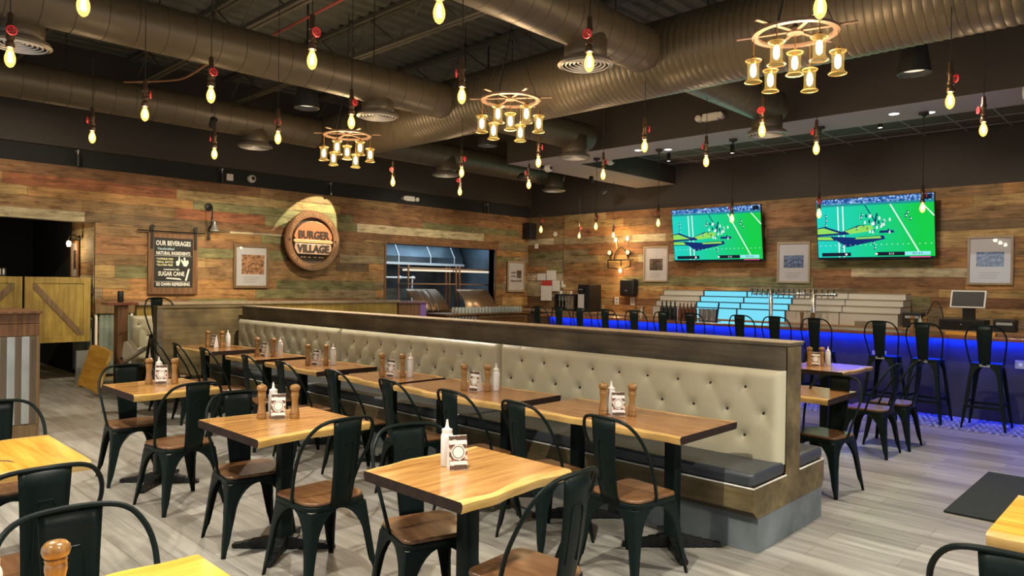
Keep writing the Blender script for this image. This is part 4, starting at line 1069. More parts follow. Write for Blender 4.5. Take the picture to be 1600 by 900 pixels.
# host stand ----------------------------------------------------------------
hs = thing('host_stand', 'host stand at the left border with corrugated metal front and brown wooden top panels', 'host stand', (-8.4, 0, 0))
MB().box(-.9, -.02, -1.6, 1.88, .12, 1.02).build('body', 'black', hs)
MB().box(-.92, .0, -1.6, 1.885, 1.015, 1.135).box(-.92, .0, -1.6, 1.885, 1.14, 1.235).build('upper_panel', 'post_wood', hs, bevel=.003)
MB().box(-.95, .03, -1.62, 1.905, 1.237, 1.262).build('cap', 'post_wood', hs, bevel=.004)
mb = MB(); mb2 = MB(); y = 1.80
for k in range(22):
    mb.box(-.018, .008, y-.068, y, .135, 1.01); y -= .122
mb.build('raised_metal_ribs', 'galvanised', hs, bevel=.006)
MB().box(-.02, -.004, -1.6, 1.86, .13, 1.012).build('metal_backing', 'brown_door', hs)
MB().box(-.91, .004, -1.6, 1.885, 0, .125).build('base_board', 'frame_wood', hs, bevel=.003)
MB().box(-.03, .012, 1.855, 1.885, .125, 1.015).build('corner_trim', 'frame_wood', hs)

# chalkboard ---------------------------------------------------------------
cb = thing('beverage_chalkboard', 'framed chalkboard listing beverages hung like a sliding barn door on the left wall', 'chalkboard', (X0+.035, 4.66, 1.88), radians(90))
MB().box(-.31, .31, -.03, -.01, -.44, .42).build('slate', 'chalk_black', cb)
MB().box(-.40, -.31, -.045, 0, -.53, .48).box(.31, .40, -.045, 0, -.53, .48).box(-.31, .31, -.045, 0, .40, .48).box(-.31, .31, -.045, 0, -.53, -.42).build('frame', 'post_wood', cb, bevel=.004)
MB().tube([(-.58, -.06, .51), (.50, -.06, .51)], .012, 8).build('rail', 'iron', cb)
for s in (-1, 1):
    MB().box(s*.35-.022, s*.35+.022, -.06, -.046, .22, .60).lathe([(.035, -.075), (.035, -.055)], 16, (s*.35, 0, .58), axis='y').build('roller_strap', 'iron', cb, bevel=.003)
for s_txt, sz, mt, z, wd, x in (('OUR BEVERAGES', .11, 'chalk_white', .315, .56, 0), ('Handcrafted', .06, 'chalk_blue', .225, .26, -.12), ('NATURAL INGREDIENTS', .08, 'chalk_white', .15, .55, .0),
    ('*CAFFEINE FREE', .045, 'chalk_yellow', .055, .27, -.14), ('*SMALL BATCH', .045, 'chalk_yellow', .005, .27, -.14), ('*GLUTEN FREE', .045, 'chalk_yellow', -.045, .26, -.14),
    ('sweetened with', .04, 'chalk_white', -.115, .25, -.03), ('SUGAR CANE', .10, 'chalk_white', -.19, .42, -.03), ('SO DAMN REFRESHING', .075, 'chalk_white', -.365, .54, 0)):
    text(s_txt, sz, mt, cb, (x, -.0315, z), 'lettering', .0008, wd, bold=.0022 if sz > .07 else .001)
mb = MB(); mb.plate([(.24, -.10), (.27, -.10), (.22, -.30), (.19, -.30)], -.033, -.031)
mb.plate([(.05, -.05), (.09, -.05), (.11, .02), (.10, .10), (.085, .10), (.08, .04), (.04, .02)], -.033, -.031)
mb.plate([(.17, -.06), (.22, -.06), (.25, .0), (.24, .05), (.20, .03), (.19, .09), (.165, .09), (.17, .02), (.13, .06), (.12, .04)], -.033, -.031)
mb.plate([(-.12, -.27), (.14, -.29), (.10, -.26), (-.1, -.25)], -.033, -.031); mb.box(-.30, .30, -.033, -.031, .107, .111); mb.box(-.30, .28, -.033, -.031, -.322, -.318)
mb.build('chalk_drawing', 'chalk_white', cb)

# round sign ---------------------------------------------------------------
rs = thing('round_sign', 'round copper coloured burger restaurant sign with raised lettering on the left wall', 'sign', (X0+.24, 7.13, 2.37), radians(90))
R = .57
for sx_ in (-.35, .35):
    for sz_ in (-.35, .35): MB().lathe([(.012, .02), (.012, .235)], 8, (sx_, 0, sz_), axis='y').build('wall_spacer', 'iron', rs)
MB().lathe([(R, 0), (R, -.055), (R-.005, -.06), (R-.125, -.06), (R-.13, -.055), (R-.13, 0), (R, 0)], 64, axis='y', caps=False).build('outer_ring', 'copper', rs, smooth=True)
MB().lathe([(.001, .03), (R*.97, .03), (R*.97, .0), (R*.97-.001, .0), (.001, .0)], 40, axis='y', caps=False).build('ring_shadow_disc', 'sign_dark', rs)  # dark disc put in for the shadow inside the open ring
def arc(r, a0, a1, n=16): return [(r*cos(radians(a0+(a1-a0)*i/n)), r*sin(radians(a0+(a1-a0)*i/n))) for i in range(n+1)]
bun = [(x, z*.86+.02) for x, z in arc(.405, 8, 172, 24)]
MB().plate(bun+[(-.37, .0), (.37, .0)], -.075, -.02).build('top_bun', 'sign_orange', rs, bevel=.006)
MB().plate([(-.40, .01), (.40, .01), (.42, -.02), (.39, -.05), (-.39, -.05), (-.42, -.02)], -.08, -.03).build('patty_band', 'sign_gold', rs, bevel=.006)
MB().plate([(-.38, -.065), (.38, -.065), (.39, -.16), (.33, -.26), (-.33, -.26), (-.39, -.16)], -.075, -.02).build('bottom_bun', 'sign_pink', rs, bevel=.006)
text('BURGER', .20, 'sign_dark', rs, (0, -.078, .10), 'lettering', .006, .66, bold=.007)
text('VILLAGE', .20, 'sign_dark', rs, (0, -.080, -.16), 'lettering', .006, .68, bold=.007)
mb = MB(); [mb.box(x-.02, x+.02, -.03, -.02, -.325, -.305) for x in (-.22, -.16, -.06, .06, .16, .22)]; mb.build('small_marks', 'sign_gold', rs)
mb = MB()
for a0, n_, st in ((152, 18, -6.6), (215, 18, 6.2)):   # worn raised marks around the ring, too faint to read
    for i in range(n_):
        if i in (2, 9): continue
        a = radians(a0+st*i); r1, r2 = R-.10, R-.04; t0 = radians(1.6)*(1 if i % 3 else .4)
        mb.bar((r1*cos(a-t0), -.063, r1*sin(a-t0)), (r2*cos(a+t0*(i % 2)), -.063, r2*sin(a+t0*(i % 2))), .010, .006, up=(0, 1, 0))
mb.build('worn_ring_marks', 'sign_gold', rs)
def star(cx, cz, r):
    return [(cx+(r if i % 2 == 0 else r*.42)*sin(i*pi/5), cz+(r if i % 2 == 0 else r*.42)*cos(i*pi/5)) for i in range(10)]
for s in (-1, 1): MB().plate(star(s*(R-.085), 0, .035), -.066, -.06).build('star', 'sign_dark', rs)
small_spot_pos = (X0+1.55, 8.35, 4.2)
light('sign_spot', 'SPOT', small_spot_pos, 800, (1, .86, .55), aim(small_spot_pos, (X0, 7.20, 2.56)), .015, angle=27, blend=.08)
sl_ = thing('ceiling_spotlight', 'black spotlight near the bulkhead wall aimed at the round sign', 'spotlight', small_spot_pos)
sl_.rotation_euler = aim(small_spot_pos, (X0, 7.22, 2.38))
MB().lathe([(.04, .02), (.04, .14), (.02, .15)], 16, caps=False).build('barrel', 'black', sl_, smooth=True)
MB().tube([(0, 0, .14), (0, .6, 1.0)], .008, 6).build('stem', 'black', sl_)

# sconce --------------------------------------------------------------------
sn = thing('wall_sconce', 'iron gooseneck wall lamp with flared metal shade right of the chalkboard', 'wall lamp', (X0+.03, 5.25, 2.72), radians(90))
MB().lathe([(.065, 0), (.065, -.02), (.05, -.03)], 20, (0, 0, .14), axis='y').build('back_plate', 'iron', sn, smooth=True)
MB().tube(smoothpath([(0, -.02, .14), (0, -.13, .13), (0, -.16, .05), (0, -.14, -.08), (0, -.10, -.20)]), .013, 8).build('arm', 'iron', sn, smooth=True)
MB().lathe([(.018, -.10), (.022, -.13), (.03, -.17), (.075, -.27), (.08, -.275)], 20, (.04, -.16, 0), caps=False).tube([(.04, -.16, -.1), (0, -.135, -.1)], .012, 6).build('shade', 'galvanised', sn, smooth=True, solid=.003)
MB().lathe([(.012, -.18), (.028, -.21), (.03, -.24), (.01, -.27)], 12, (.04, -.16, 0)).build('bulb', 'filament', sn, smooth=True)
MB().tube([(0, -.08, -.2), (0, -.03, -.28), (0, -.03, -.38)], .02, 8).lathe([(.03, -.42), (.03, -.38)], 10, (0, -.03, 0)).build('lower_bracket', 'iron', sn)
light('sconce_lamp', 'SPOT', (X0+.2, 5.29, 2.45), 28, (1, .75, .42), (0, radians(12), radians(180)), .03, angle=80, blend=.3)
frame('framed_menu', 'framed food picture with red edge between the sconce and the round sign', (X0+.04, 6.03, 1.85), radians(90), .66, .78, ('photo_warm', (-.55, .75, -.35, .55)), 'frame_wood', fw=.045)
def tx(t, a, b):
    mb = MB(); rn = random.Random(4)
    for z_, x0_, x1_ in ((.25, -.6, -.1), (.02, -.6, -.1), (-.28, -.6, .6)):
        x_ = x0_
        while x_ < x1_: d_ = rn.uniform(.05, .11); mb.box(x_*a, (x_+d_)*a, -.0135, -.0125, b*(z_-.07), b*(z_+rn.uniform(.02, .09))); x_ += d_+.035
    mb.build('dark_print_strokes', 'cork_dark', t)
frame('framed_print', 'framed text print with a burger drawing right of the kitchen window', (X0+.04, 13.0, 1.79), radians(90), .64, .78, ('photo_dark', (.05, .6, -.1, .4)), 'pale_frame', cap=False, fw=.05, extra=tx)
# small things on the black band ---------------------------------------------
def small_spot(x, y, z, label):
    t = thing('track_spot', label, 'spotlight', (x, y, z), 0, 'small black spotlights above the barn wood')
    MB().lathe([(.03, -.1), (.032, .06), (.02, .07)], 14).build('barrel', 'black', t, smooth=True)
    MB().tube([(0, 0, .07), (0, 0, .14)], .008, 6).box(-.12, 0.01, -.015, .015, .12, .14).build('bracket', 'galvanised', t)
small_spot(X0+.13, 3.22, 3.40, 'small cylinder spotlight above the wall left of the chalkboard')
small_spot(X0+.13, 5.44, 3.40, 'small cylinder spotlight above the wall over the sconce')
small_spot(X0+.13, 7.6, 3.40, 'small cylinder spotlight above the round sign')
small_spot(X0+.13, 11.9, 3.38, 'small cylinder spotlight above the kitchen window end')
tag(MB().box(X0, X0+.05, 5.56, 5.68, 3.36, 3.48).build('motion_sensor', 'white_plastic', bevel=.01), 'small white box sensor above the barn wood wall', 'sensor')
def dome(loc, label, axis='x'):
    t = thing('dome_camera', label, 'security camera', loc, 0, 'white dome cameras')
    MB().lathe([(.07, -.05), (.075, 0), (.06, .04), (.03, .06)], 18, axis=axis).build('housing', 'white_plastic', t, smooth=True)
    MB().lathe([(.045, .0), (.04, .05), (.02, .078), (.001, .085)], 14, axis=axis, caps=False).build('lens_dome', 'black', t, smooth=True)
    return t
dome((X0+.05, 6.02, 3.44), 'white dome camera on the black band left of the round sign')
o = dome((-8.0, 11.0, 3.95), 'white dome camera on the bulkhead above the left side of the bar')
o = dome((-8.6, 9.9, 3.74), 'white round sensor hanging under the bulkhead above the bar end')
o = dome((-1.3, 9.28, 3.72), 'white camera at the right border under the bulkhead')
def emergency(loc, rz, label):
    t = thing('emergency_light', label, 'emergency light', loc, rz, 'emergency light units')
    MB().box(-.12, .12, -.07, 0, -.05, .06).build('battery_box', 'white_card', t, bevel=.012)
    for s in (-1, 1): MB().lathe([(.045, -.10), (.05, -.03), (.04, 0)], 16, (s*.17, 0, .0), axis='y').build('lamp_head', 'white_plastic', t, smooth=True)
emergency((X0+.0, 9.62, 3.42), radians(90), 'white emergency light above the barn wood wall left of the kitchen window')
emergency((-5.02, 9.32, 4.02), 0, 'cream emergency light unit on the bulkhead in front of the bar')
sk = thing('corner_speaker', 'black loudspeaker in the corner above the framed text print', 'speaker', (-12.22, 13.36, 2.95))
MB().box(-.13, .13, -.12, .12, -.2, .2).build('cabinet', 'black', sk, bevel=.01); MB().lathe([(.09, -.125), (.09, -.12)], 20, axis='y').build('grille', 'matte_black', sk)

# ================================================================== KITCHEN
kt = thing('pass_shelf_rack', 'steel kitchen pass shelving with heat lamps seen through the kitchen window', 'shelf', (-12.9, 0, 0))
for z in (1.92, 1.56): MB().box(-.2, .2, 9.9, 11.35, z, z+.03).box(-.2, .2, 11.42, 12.8, z, z+.03).build('shelf', 'wheel_metal', kt, bevel=.003)
for y in (9.9, 11.33, 11.44, 12.78):
    for x in (-.18, .18): MB().box(x-.015, x+.015, y-.015, y+.015, 1.0, 2.0).build('upright', 'copper', kt)
MB().box(-.1, .1, 9.95, 11.3, 1.87, 1.91).box(-.1, .1, 11.5, 12.7, 1.87, 1.91).build('heat_lamp', 'lens_dim', kt)
plain('steel_dark', (.09, .11, .13), .4, .6, noise=.4, nscale=1.5)
hd = thing('extractor_hood', 'brushed steel extractor hood at the back of the kitchen', 'hood', (-14.6, 0, 0))
MB().plate([(-.6, 2.1), (.6, 2.1), (.6, 2.25), (.2, 2.9), (-.6, 2.9)], -12.7, -8.7).build('canopy', 'steel_dark', hd); hd.rotation_euler = (0, 0, 0)
for c in hd.children: c.scale = (1, -1, 1)
MB().box(.60, .66, 8.8, 12.7, 2.04, 2.10).build('front_lip', 'slat', hd)
for y_ in (9.6, 10.6, 11.6, 12.4): MB().box(.595, .605, y_-.012, y_+.012, 2.1, 2.3).tube([(.61, y_, 2.25), (.22, y_, 2.9)], .014, 6).build('seam', 'slat', hd)
gp = thing('gas_pipe', 'pale horizontal pipe with valves at the back of the kitchen', 'pipe', (-13.95, 0, 1.72))
MB().tube([(0, 9.3, 0), (0, 11.0, 0)], .022, 8).lathe([(.03, 10.55), (.05, 10.6), (.03, 10.65)], 10, axis='y').build('pipe_run', 'slat', gp, smooth=True)
MB().lathe([(.03, 10.95), (.045, 11.0), (.03, 11.05)], 10, axis='y').tube([(0, 9.35, 0), (0, 9.35, -.8)], .02, 8).tube([(0, 10.98, 0), (0, 10.98, -.8)], .02, 8).build('valve', 'slat', gp, smooth=True)
for i, (y, wd) in enumerate(((9.4, .7), (10.3, .8), (11.3, .7))):
    t = thing('kitchen_appliance', ('steel range', 'steel griddle', 'steel oven')[i]+' in the kitchen behind the pass, %s' % ('left', 'middle', 'right')[i], 'appliance', (-14.7, y, 0))
    MB().box(-.4, .4, -wd/2, wd/2, 0, .92).build('body', 'steel', t, bevel=.01); MB().box(-.35, -.3, -wd/2, wd/2, .92, 1.45).build('back_panel', 'steel', t)
    MB().tube([(.42, -wd*.4, .75), (.42, wd*.4, .75)], .012, 8).build('handle', 'chrome', t)
for i, y in enumerate((10.0, 11.45)):
    t = thing('food_chute', 'curved brown steel panel behind the counter glasses, %s one' % ('left, with bright stripes', 'right, plain')[i], 'steel panel', (-12.25, y, 0))
    pts = [(-.3, .95), (.3, .95), (.22, 1.15), (.05, 1.42), (-.3, 1.46)]
    mb = MB(); n = 10
    for k in range(n+1):
        a = k/n; mb.v += [(.25-.35*a*a, -.45, .98+.48*a), (.25-.35*a*a, .5-.12*a*(1-i), .98+.48*a)]
        if k: mb.face((2*k-2, 2*k-1, 2*k+1, 2*k))
    mb.build('panel', 'rust_steel', t, smooth=True, solid=.01)
    if i == 0:
        for s in range(3): MB().tube([(.27-.35*a*a, -.15+s*.16-.06*a, .98+.48*a) for a in [k/8 for k in range(9)]], .008, 6).build('edge_strip', 'galvanised', t)
# service counter in front of the pass
sv = thing('service_counter', 'wooden service counter with panelled front below the kitchen window', 'counter', (-11.35, 0, 0))
MB().box(-.35, .3, 9.6, 12.05, 0, .93).build('cabinet', 'post_wood', sv)
MB().box(-.38, .34, 9.55, 12.1, .93, .965).build('worktop', 'post_wood', sv, bevel=.004)
MB().box(.3, .315, 10.5, 12.0, .86, .90).box(.3, .315, 10.5, 12.0, .55, .60).box(.3, .315, 10.5, 10.56, .6, .86).box(.3, .315, 11.94, 12.0, .6, .86).build('front_moulding', 'frame_wood', sv)
mb = MB(); [mb.box(.3, .33, 9.65+k*.09, 9.69+k*.09, .3, .9) for k in range(9)]; mb.build('corrugated_insert', 'galvanised', sv)
cn = thing('service_counter', 'brown wooden counter end with a purple lit side left of the glasses', 'counter', (-11.25, 0, 0))
MB().box(-.3, .2, 8.38, 8.9, 0, 1.2).build('cabinet', 'post_wood', cn); MB().box(-.3, .21, 8.9, 9.05, 0, 1.2).build('side_panel', 'purple', cn); MB().box(-.33, .24, 8.36, 9.08, 1.2, 1.235).build('worktop', 'bar_top', cn)
def glass():
    t = tag(MB().lathe([(.036, 0), (.037, .002), (.031, .12), (.028, .125)], 12).build('drinking_glass', 'glass_solid', smooth=True), '', 'glass', 'upturned glasses on the service counter'); return t
plain('glass_solid', (.60, .66, .64), .12, alpha=.55, spec=.8)
g0 = glass(); n = 0
for r in range(3):
    for k in range(20):
        pos = (-11.25+r*.1, 9.95+k*.098, .967); l = 'upturned clear glass in the packed rows on the service counter below the kitchen window'
        if n == 0: g0.location = pos; g0['label'] = l
        else:
            c = g0.copy(); C.objects.link(c); c.location = pos; c['label'] = l
        n += 1

# ================================================================== BAR
br = thing('bar_counter', 'long bar with reddish wooden top and blue lit front along the right side', 'bar')
MB().box(-8.95, 2.9, 10.38, 10.5, 0, 1.0).build('front_panel', 'bar_face', br)
mb = MB(); x = -8.9
while x < 2.8: MB().box(x, x+.16, 10.36, 10.38, .12, .99).build('front_pilaster', 'bar_face', br, bevel=.003); x += 1.62
MB().box(-8.95, 2.9, 10.36, 10.38, 0, .12).build('kick_board', 'bar_face', br)
MB().box(-9.0, 2.9, 10.07, 10.78, 1.0, 1.042).build('counter_top', 'bar_top', br, bevel=.005)
MB().box(-8.9, 2.9, 10.315, 10.335, .99, .999).build('led_strip', 'led_blue', br)
MB().box(-8.95, -8.87, 10.5, 12.4, 0, 1.0).build('end_panel', 'bar_face', br)
for i, (x, l) in enumerate(((-3.05, 'grey outlet plate on the bar front behind the blue lit table'), (-1.45, 'outlet plate on the bar front at the right'))):
    t = thing('outlet_plate', l, 'outlet', (x, 10.355, .72)); MB().box(-.09, .09, -.008, 0, -.05, .05).build('cover', 'galvanised', t, bevel=.003)
    MB().box(-.05, -.02, -.010, -.008, -.02, .02).box(.02, .05, -.010, -.008, -.02, .02).build('socket_face', 'white_plastic', t)
bb = thing('back_bar_counter', 'back bar counter with wooden top and dark fridge fronts behind the bar', 'counter')
MB().box(-8.9, 2.9, 12.5, 13.41, 0, .95).build('cabinet', 'black', bb)
MB().box(-8.95, 2.9, 12.40, 13.42, .95, .99).build('counter_top', 'counter_wood', bb, bevel=.004)
for k in range(10): MB().box(-8.8+k*1.15, -7.72+k*1.15, 12.47, 12.5, .1, .9).build('fridge_door', 'steel', bb, bevel=.004)
TX = (-8.19, -7.25, -6.32, -5.38, -4.43, -3.5)
for u in range(5):
    lit = u in (1, 2)
    t = thing('bottle_riser', 'stepped bottle shelf on the back bar, %s' % ('white, leftmost', 'glowing blue, left one of the two lit', 'glowing blue, right one of the two lit', 'white, right of the beer towers', 'white, rightmost')[u], 'display shelf', (0, 0, 0), 0, 'stepped bottle risers')
    for k in range(4):
        y = 13.02-k*.14; z0 = 1.42-k*.11; s = .985
        MB().box(TX[u]*s+(.03 if lit or u == 3 else .012), TX[u+1]*s, y, 13.32, z0 if k < 3 else .99, z0+.092).build('step', 'tier_blue' if lit else 'white_tier', t)
        MB().box(TX[u]*s+.03, TX[u+1]*s, y-.004, 13.32, z0+.092, z0+.106).build('ledge', 'tier_edge' if lit else 'tan', t)
        MB().box(TX[u]*s, TX[u]*s+(.03 if lit or u == 3 else .012), y-.002, 13.32, z0 if k < 3 else .99, z0+.107).build('step_end', 'dark_tier', t)
light('tier_light', 'AREA', (-6.3, 12.45, 1.35), 5, (.1, .6, 1), (radians(-90), 0, 0), 1.8, .3)
def tower(x, label, n):
    t = thing('beer_tower', label, 'beer tap tower', (x, 12.48, .99))
    MB().lathe([(.055, 0), (.055, .01), (.038, .015), (.038, .58), (.03, .6)], 18).build('column', 'chrome', t, smooth=True)
    MB().tube([(-.36, 0, .50), (.40, 0, .50)], .028, 12).build('crossbar', 'chrome', t, smooth=True)
    for k in range(n):
        xx = -.32+k*.68/(n-1)
        f = MB().tube([(xx, 0, .50), (xx, -.07, .50), (xx, -.09, .44)], .010, 8).build('faucet', 'chrome', t, smooth=True)
        MB().lathe([(.006, 0), (.008, .03), (.013, .06), (.006, .08)], 8, (xx, -.07, .51)).build('tap_handle', 'black', f, smooth=True)
tower(-5.5, 'T shaped steel beer tower in front of the glowing blue risers', 8)
tower(-4.74, 'T shaped steel beer tower in front of the white risers', 8)
def bottle(name, mat, h, r, cap):
    t = thing(name, '', 'bottle')
    MB().lathe([(r, 0), (r, h*.55), (r*.8, h*.62), (r*.38, h*.70), (r*.34, h*.86)], 14).build('body', mat, t, smooth=True)
    MB().lathe([(r*.36, h*.86), (r*.36, h*.9), (r*.12, h*.93), (r*.1, h)], 10).build('pourer', cap, t, smooth=True)
    return t
b0 = bottle('liquor_bottle', 'black', .32, .038, 'black'); n = 0
for k in range(4):
    p = (-6.585+k*.082, 10.60, 1.043); l = 'black bottle with pourer standing on the bar, %s of four from the left' % ordn[k]
    if k == 0: b0.location = p; b0['label'] = l; b0['group'] = 'black bottles on the bar'
    else: dup(b0, p, 0, l)
b1 = bottle('syrup_bottle', 'spice', .31, .034, 'pink')
for k in range(5):
    p = (-6.24+k*.070, 10.60, 1.043); l = 'amber bottle with pink pourer on the bar, %s of five from the left' % ordn[k]
    if k == 0: b1.location = p; b1['label'] = l; b1['group'] = 'amber bottles on the bar'
    else: dup(b1, p, 0, l)
cp = thing('shaker_stack', 'cluster of chrome cocktail shakers on the bar in front of the blue glow', 'shakers', (-5.70, 10.52, 1.043))
for k in range(6):
    MB().lathe([(.035, 0), (.044, .20)], 16, (-.10+.045*k, .03*(k % 2), 0)).build('shaker', 'chrome', cp, smooth=True)
MB().tube([(.17, 0, 0), (.21, 0, .30)], .014, 8).build('muddler', 'navy', cp)
MB().box(-.16, .2, -.06, .1, 0, .006).build('rubber_mat', 'black', cp)
for i, (x, w1) in enumerate(((-6.93, 'left of the black bottles'), (-4.05, 'between the fourth and fifth stools from the right'), (-2.6, 'by the cash register'))):
    put(PM, x-.075, 10.42, 1.043, 0, 'wooden pepper mill on the bar %s' % w1, 'wooden pepper mills'); put(SM, x+.075, 10.44, 1.043, 0, 'wooden salt mill on the bar %s' % w1, 'wooden salt mills')
    put(SB, x, 10.5, 1.043, 0, 'white squeeze bottle on the bar %s' % w1, 'white squeeze bottles')
# till things
rg = thing('till_terminal', 'white framed touch screen till standing on the back bar at the right', 'till', (-2.50, 12.75, .99))
q_ = MB().box(-.21, .21, -.022, -.018, -.12, .12).build('screen', 'black', rg); q_.location = (0, -.03, .47); q_.rotation_euler = (radians(-22), 0, 0)
q_ = MB().box(-.235, .235, -.018, .012, -.145, .145).build('bezel', 'white_plastic', rg, bevel=.008); q_.location = (0, -.03, .47); q_.rotation_euler = (radians(-22), 0, 0)
MB().box(-.08, .08, .0, .08, .165, .42).build('stand', 'black', rg)
dr = thing('cash_drawer', 'black cash drawer under the till screen', 'cash drawer', (-2.55, 12.75, .99))
MB().box(-.30, .30, -.2, .2, 0, .16).build('case', 'black', dr, bevel=.006); MB().box(-.28, .28, -.21, -.2, .02, .13).build('drawer_front', 'matte_black', dr); MB().lathe([(.012, -.216), (.012, -.21)], 10, (0, 0, .09), axis='y').build('lock', 'chrome', dr)
for i, (x, l) in enumerate(((-3.25, 'black receipt printer left of the cash drawer'), (-2.02, 'black card printer right of the cash drawer'))):
    t = thing('receipt_printer', l, 'printer', (x, 12.75, .99)); MB().box(-.14, .14, -.12, .12, 0, .24-.06*i).build('case', 'black', t, bevel=.015)
    MB().box(-.10, .10, -.125, -.1, .15-.05*i, .19-.05*i).build('paper_slot', 'galvanised', t)
tag(MB().tube(smoothpath([(-3.1, 12.9, 1.2), (-3.0, 12.95, 1.42), (-2.9, 12.9, 1.3), (-2.86, 12.85, 1.16)]), .008, 6).build('cable', 'black'), 'black looped cable beside the till', 'cable')
tag(MB().box(-4.05, -3.75, 12.42, 12.53, .99, 1.07).build('card_terminal', 'tan', bevel=.006), 'small beige box on the back bar below the white risers', 'box')
tag(MB().box(-2.25, -1.72, 10.2, 10.36, 1.043, 1.085).build('wooden_tray', 'yellow_wood', bevel=.004), 'light wooden tray on the bar behind the two right stools', 'tray')

# televisions ----------------------------------------------------------------
def tv(x, w_, h_, z, label, group):
    t = thing('television', label, 'television', (x, 13.18, z), 0, group); t.rotation_euler = (radians(9), 0, 0)
    a, b = w_/2, h_/2
    MB().box(-a-.012, a+.012, 0, .05, -b-.012, b+.012).build('case', 'black', t, bevel=.004)
    mb = MB(); e = [.0]
    def q(poly, m, lay): y = -.001-.0006*lay; i = len(mb.v); mb.v.extend([(p[0]*a, y, p[1]*b) for p in poly]); mb.face(range(i, i+len(poly)), m)
    q([(-1, -1), (1, -1), (1, 1), (-1, 1)], 0, 0)
    q([(-1, .80), (1, .80), (1, 1), (-1, 1)], 1, 1)
    q([(-1, .76), (1, .72), (1, .80), (-1, .84)], 5, 2)
    for x0, x1 in ((-.62, -.60), (-.53, -.51)): q([(x0, -1), (x1, -1), (x1, .76), (x0, .76)], 2, 2)
    for x0, x1 in ((-.14, .06), (.30, .76), (.80, 1.0)):
        y0 = .74 if x0 > 0 else .78; yb = -.85 if x0 < .6 else .3
        if x0 < 0: q([(x0, .76), (x0+.02, .76), (.05, .2), (.03, .2)], 3, 2)
        else: q([(x1-.012, yb), (x1+.012, yb), (x0+.012, y0), (x0-.012, y0)], 2, 2)
    # painted end zone graphic
    q([(-1, .05), (-.86, .10), (-.55, -.10), (-.25, .10), (-.12, .10), (-.2, -.05), (-.45, -.2), (-1, -.22)], 3, 3)
    q([(-1, .02), (-.88, .05), (-.60, -.14), (-1, -.16)], 4, 4); q([(-.5, -.08), (-.22, .08), (-.04, .08), (.02, -.02), (-.1, -.12), (-.4, -.18)], 4, 4)
    q([(-1, -.22), (-.72, -.24), (-.66, -.40), (-1, -.38)], 3, 3); q([(-1, -.25), (-.76, -.26), (-.70, -.37), (-1, -.35)], 4, 4)
    q([(-.78, -.24), (-.50, -.42), (-.46, -.62), (-.40, -.42), (-.25, -.28), (.18, -.26), (.20, -.38), (-.2, -.38)], 3, 3); q([(-.28, -.30), (.12, -.28), (.14, -.35), (-.32, -.36)], 4, 4)
    q([(.10, -.18), (.36, -.18), (.34, -.10), (.12, -.10)], 3, 3)
    rnd = random.Random(3)
    for k in range(34):
        px, py = rnd.gauss(.06, .12), rnd.gauss(.22, .16); q([(px-.016, py-.05), (px+.018, py-.05), (px+.012, py+.05), (px-.010, py+.05)], 2 if k % 2 else 3, 4)
    for px, py in ((-.83, .45), (-.83, .3), (-.84, .15), (-.28, .0), (-.2, .35), (-.18, .45), (.55, .35), (.58, .45), (.62, .25), (-.55, -.6), (.02, -.65), (0, -.5)):
        q([(px-.014, py-.06), (px+.016, py-.06), (px+.01, py+.05), (px-.01, py+.05)], 3, 5); q([(px-.008, py-.02), (px+.02, py-.03), (px+.014, py+.03)], 2, 6)
    for k in range(22): px = -.95+k*.09; q([(px, -.57), (px+.012, -.57), (px+.012, -.54), (px, -.54)], 2, 3)
    q([(-.93, -.92), (-.40, -.92), (-.40, -.80), (-.93, -.80)], 7, 6); q([(.04, -.92), (.52, -.92), (.52, -.80), (.04, -.80)], 7, 6); q([(.52, -.92), (.93, -.92), (.93, -.80), (.52, -.80)], 6, 6)
    q([(-1, -1), (1, -1), (1, -.955), (-1, -.955)], 7, 6); q([(.6, -.99), (.93, -.99), (.93, -.96), (.6, -.96)], 8, 7); q([(.84, .82), (.97, .82), (.97, .97), (.84, .97)], 7, 7)
    for px in (-.46, .07): q([(px-.022+.022*cos(i*.785)*1, -.86+.04*sin(i*.785)) for i in range(8)][::-1][::-1], 2, 8)
    mb.build('screen', ['field', 'crowd', 'scr_white', 'scr_navy', 'scr_lime', 'scr_teal', 'scr_cyan', 'scr_black', 'scr_pink'], t)
    text('5:13', .09*b, 'scr_white', t, (.30*a, -.007, -.862*b), 'score_text', .0002);
    text('3RD & 8', .085*b, 'scr_navy', t, (.72*a, -.007, -.862*b), 'score_text', .0002)
    MB().box(-.3, .3, .05, .2, -.15, .15).build('wall_mount', 'black', t)
    return t
tv(-6.98, 1.93, 1.07, 2.66, 'left wall television showing a football game', 'televisions above the bar')
tv(-4.02, 1.88, 1.06, 2.66, 'right wall television showing a football game', 'televisions above the bar')
light('screen_glow', 'AREA', (-6.98, 13.05, 2.6), 7, (.25, .9, .6), (radians(-90), 0, 0), 1.6, .8)
light('screen_glow', 'AREA', (-4.02, 13.05, 2.6), 7, (.25, .9, .6), (radians(-90), 0, 0), 1.6, .8)
FG = 'small framed pictures on the bar wall'
frame('framed_print', 'framed bottle print left of the left television', (-8.52, Y1-.06, 2.08), 0, .63, .78, ('photo_dark', (-.5, .55, -.35, .30)), 'pale_frame', FG)
frame('framed_print', 'framed blue picture between the two televisions', (-5.49, Y1-.06, 2.08), 0, .63, .78, ('photo_blue', (-.6, .6, -.25, .35)), 'pale_frame', FG)
frame('framed_print', 'framed blue picture with orange corners right of the right television', (-2.35, Y1-.06, 2.08), 0, .62, .78, ('photo_blue', (-.6, .6, -.25, .35)), 'pale_frame', FG)
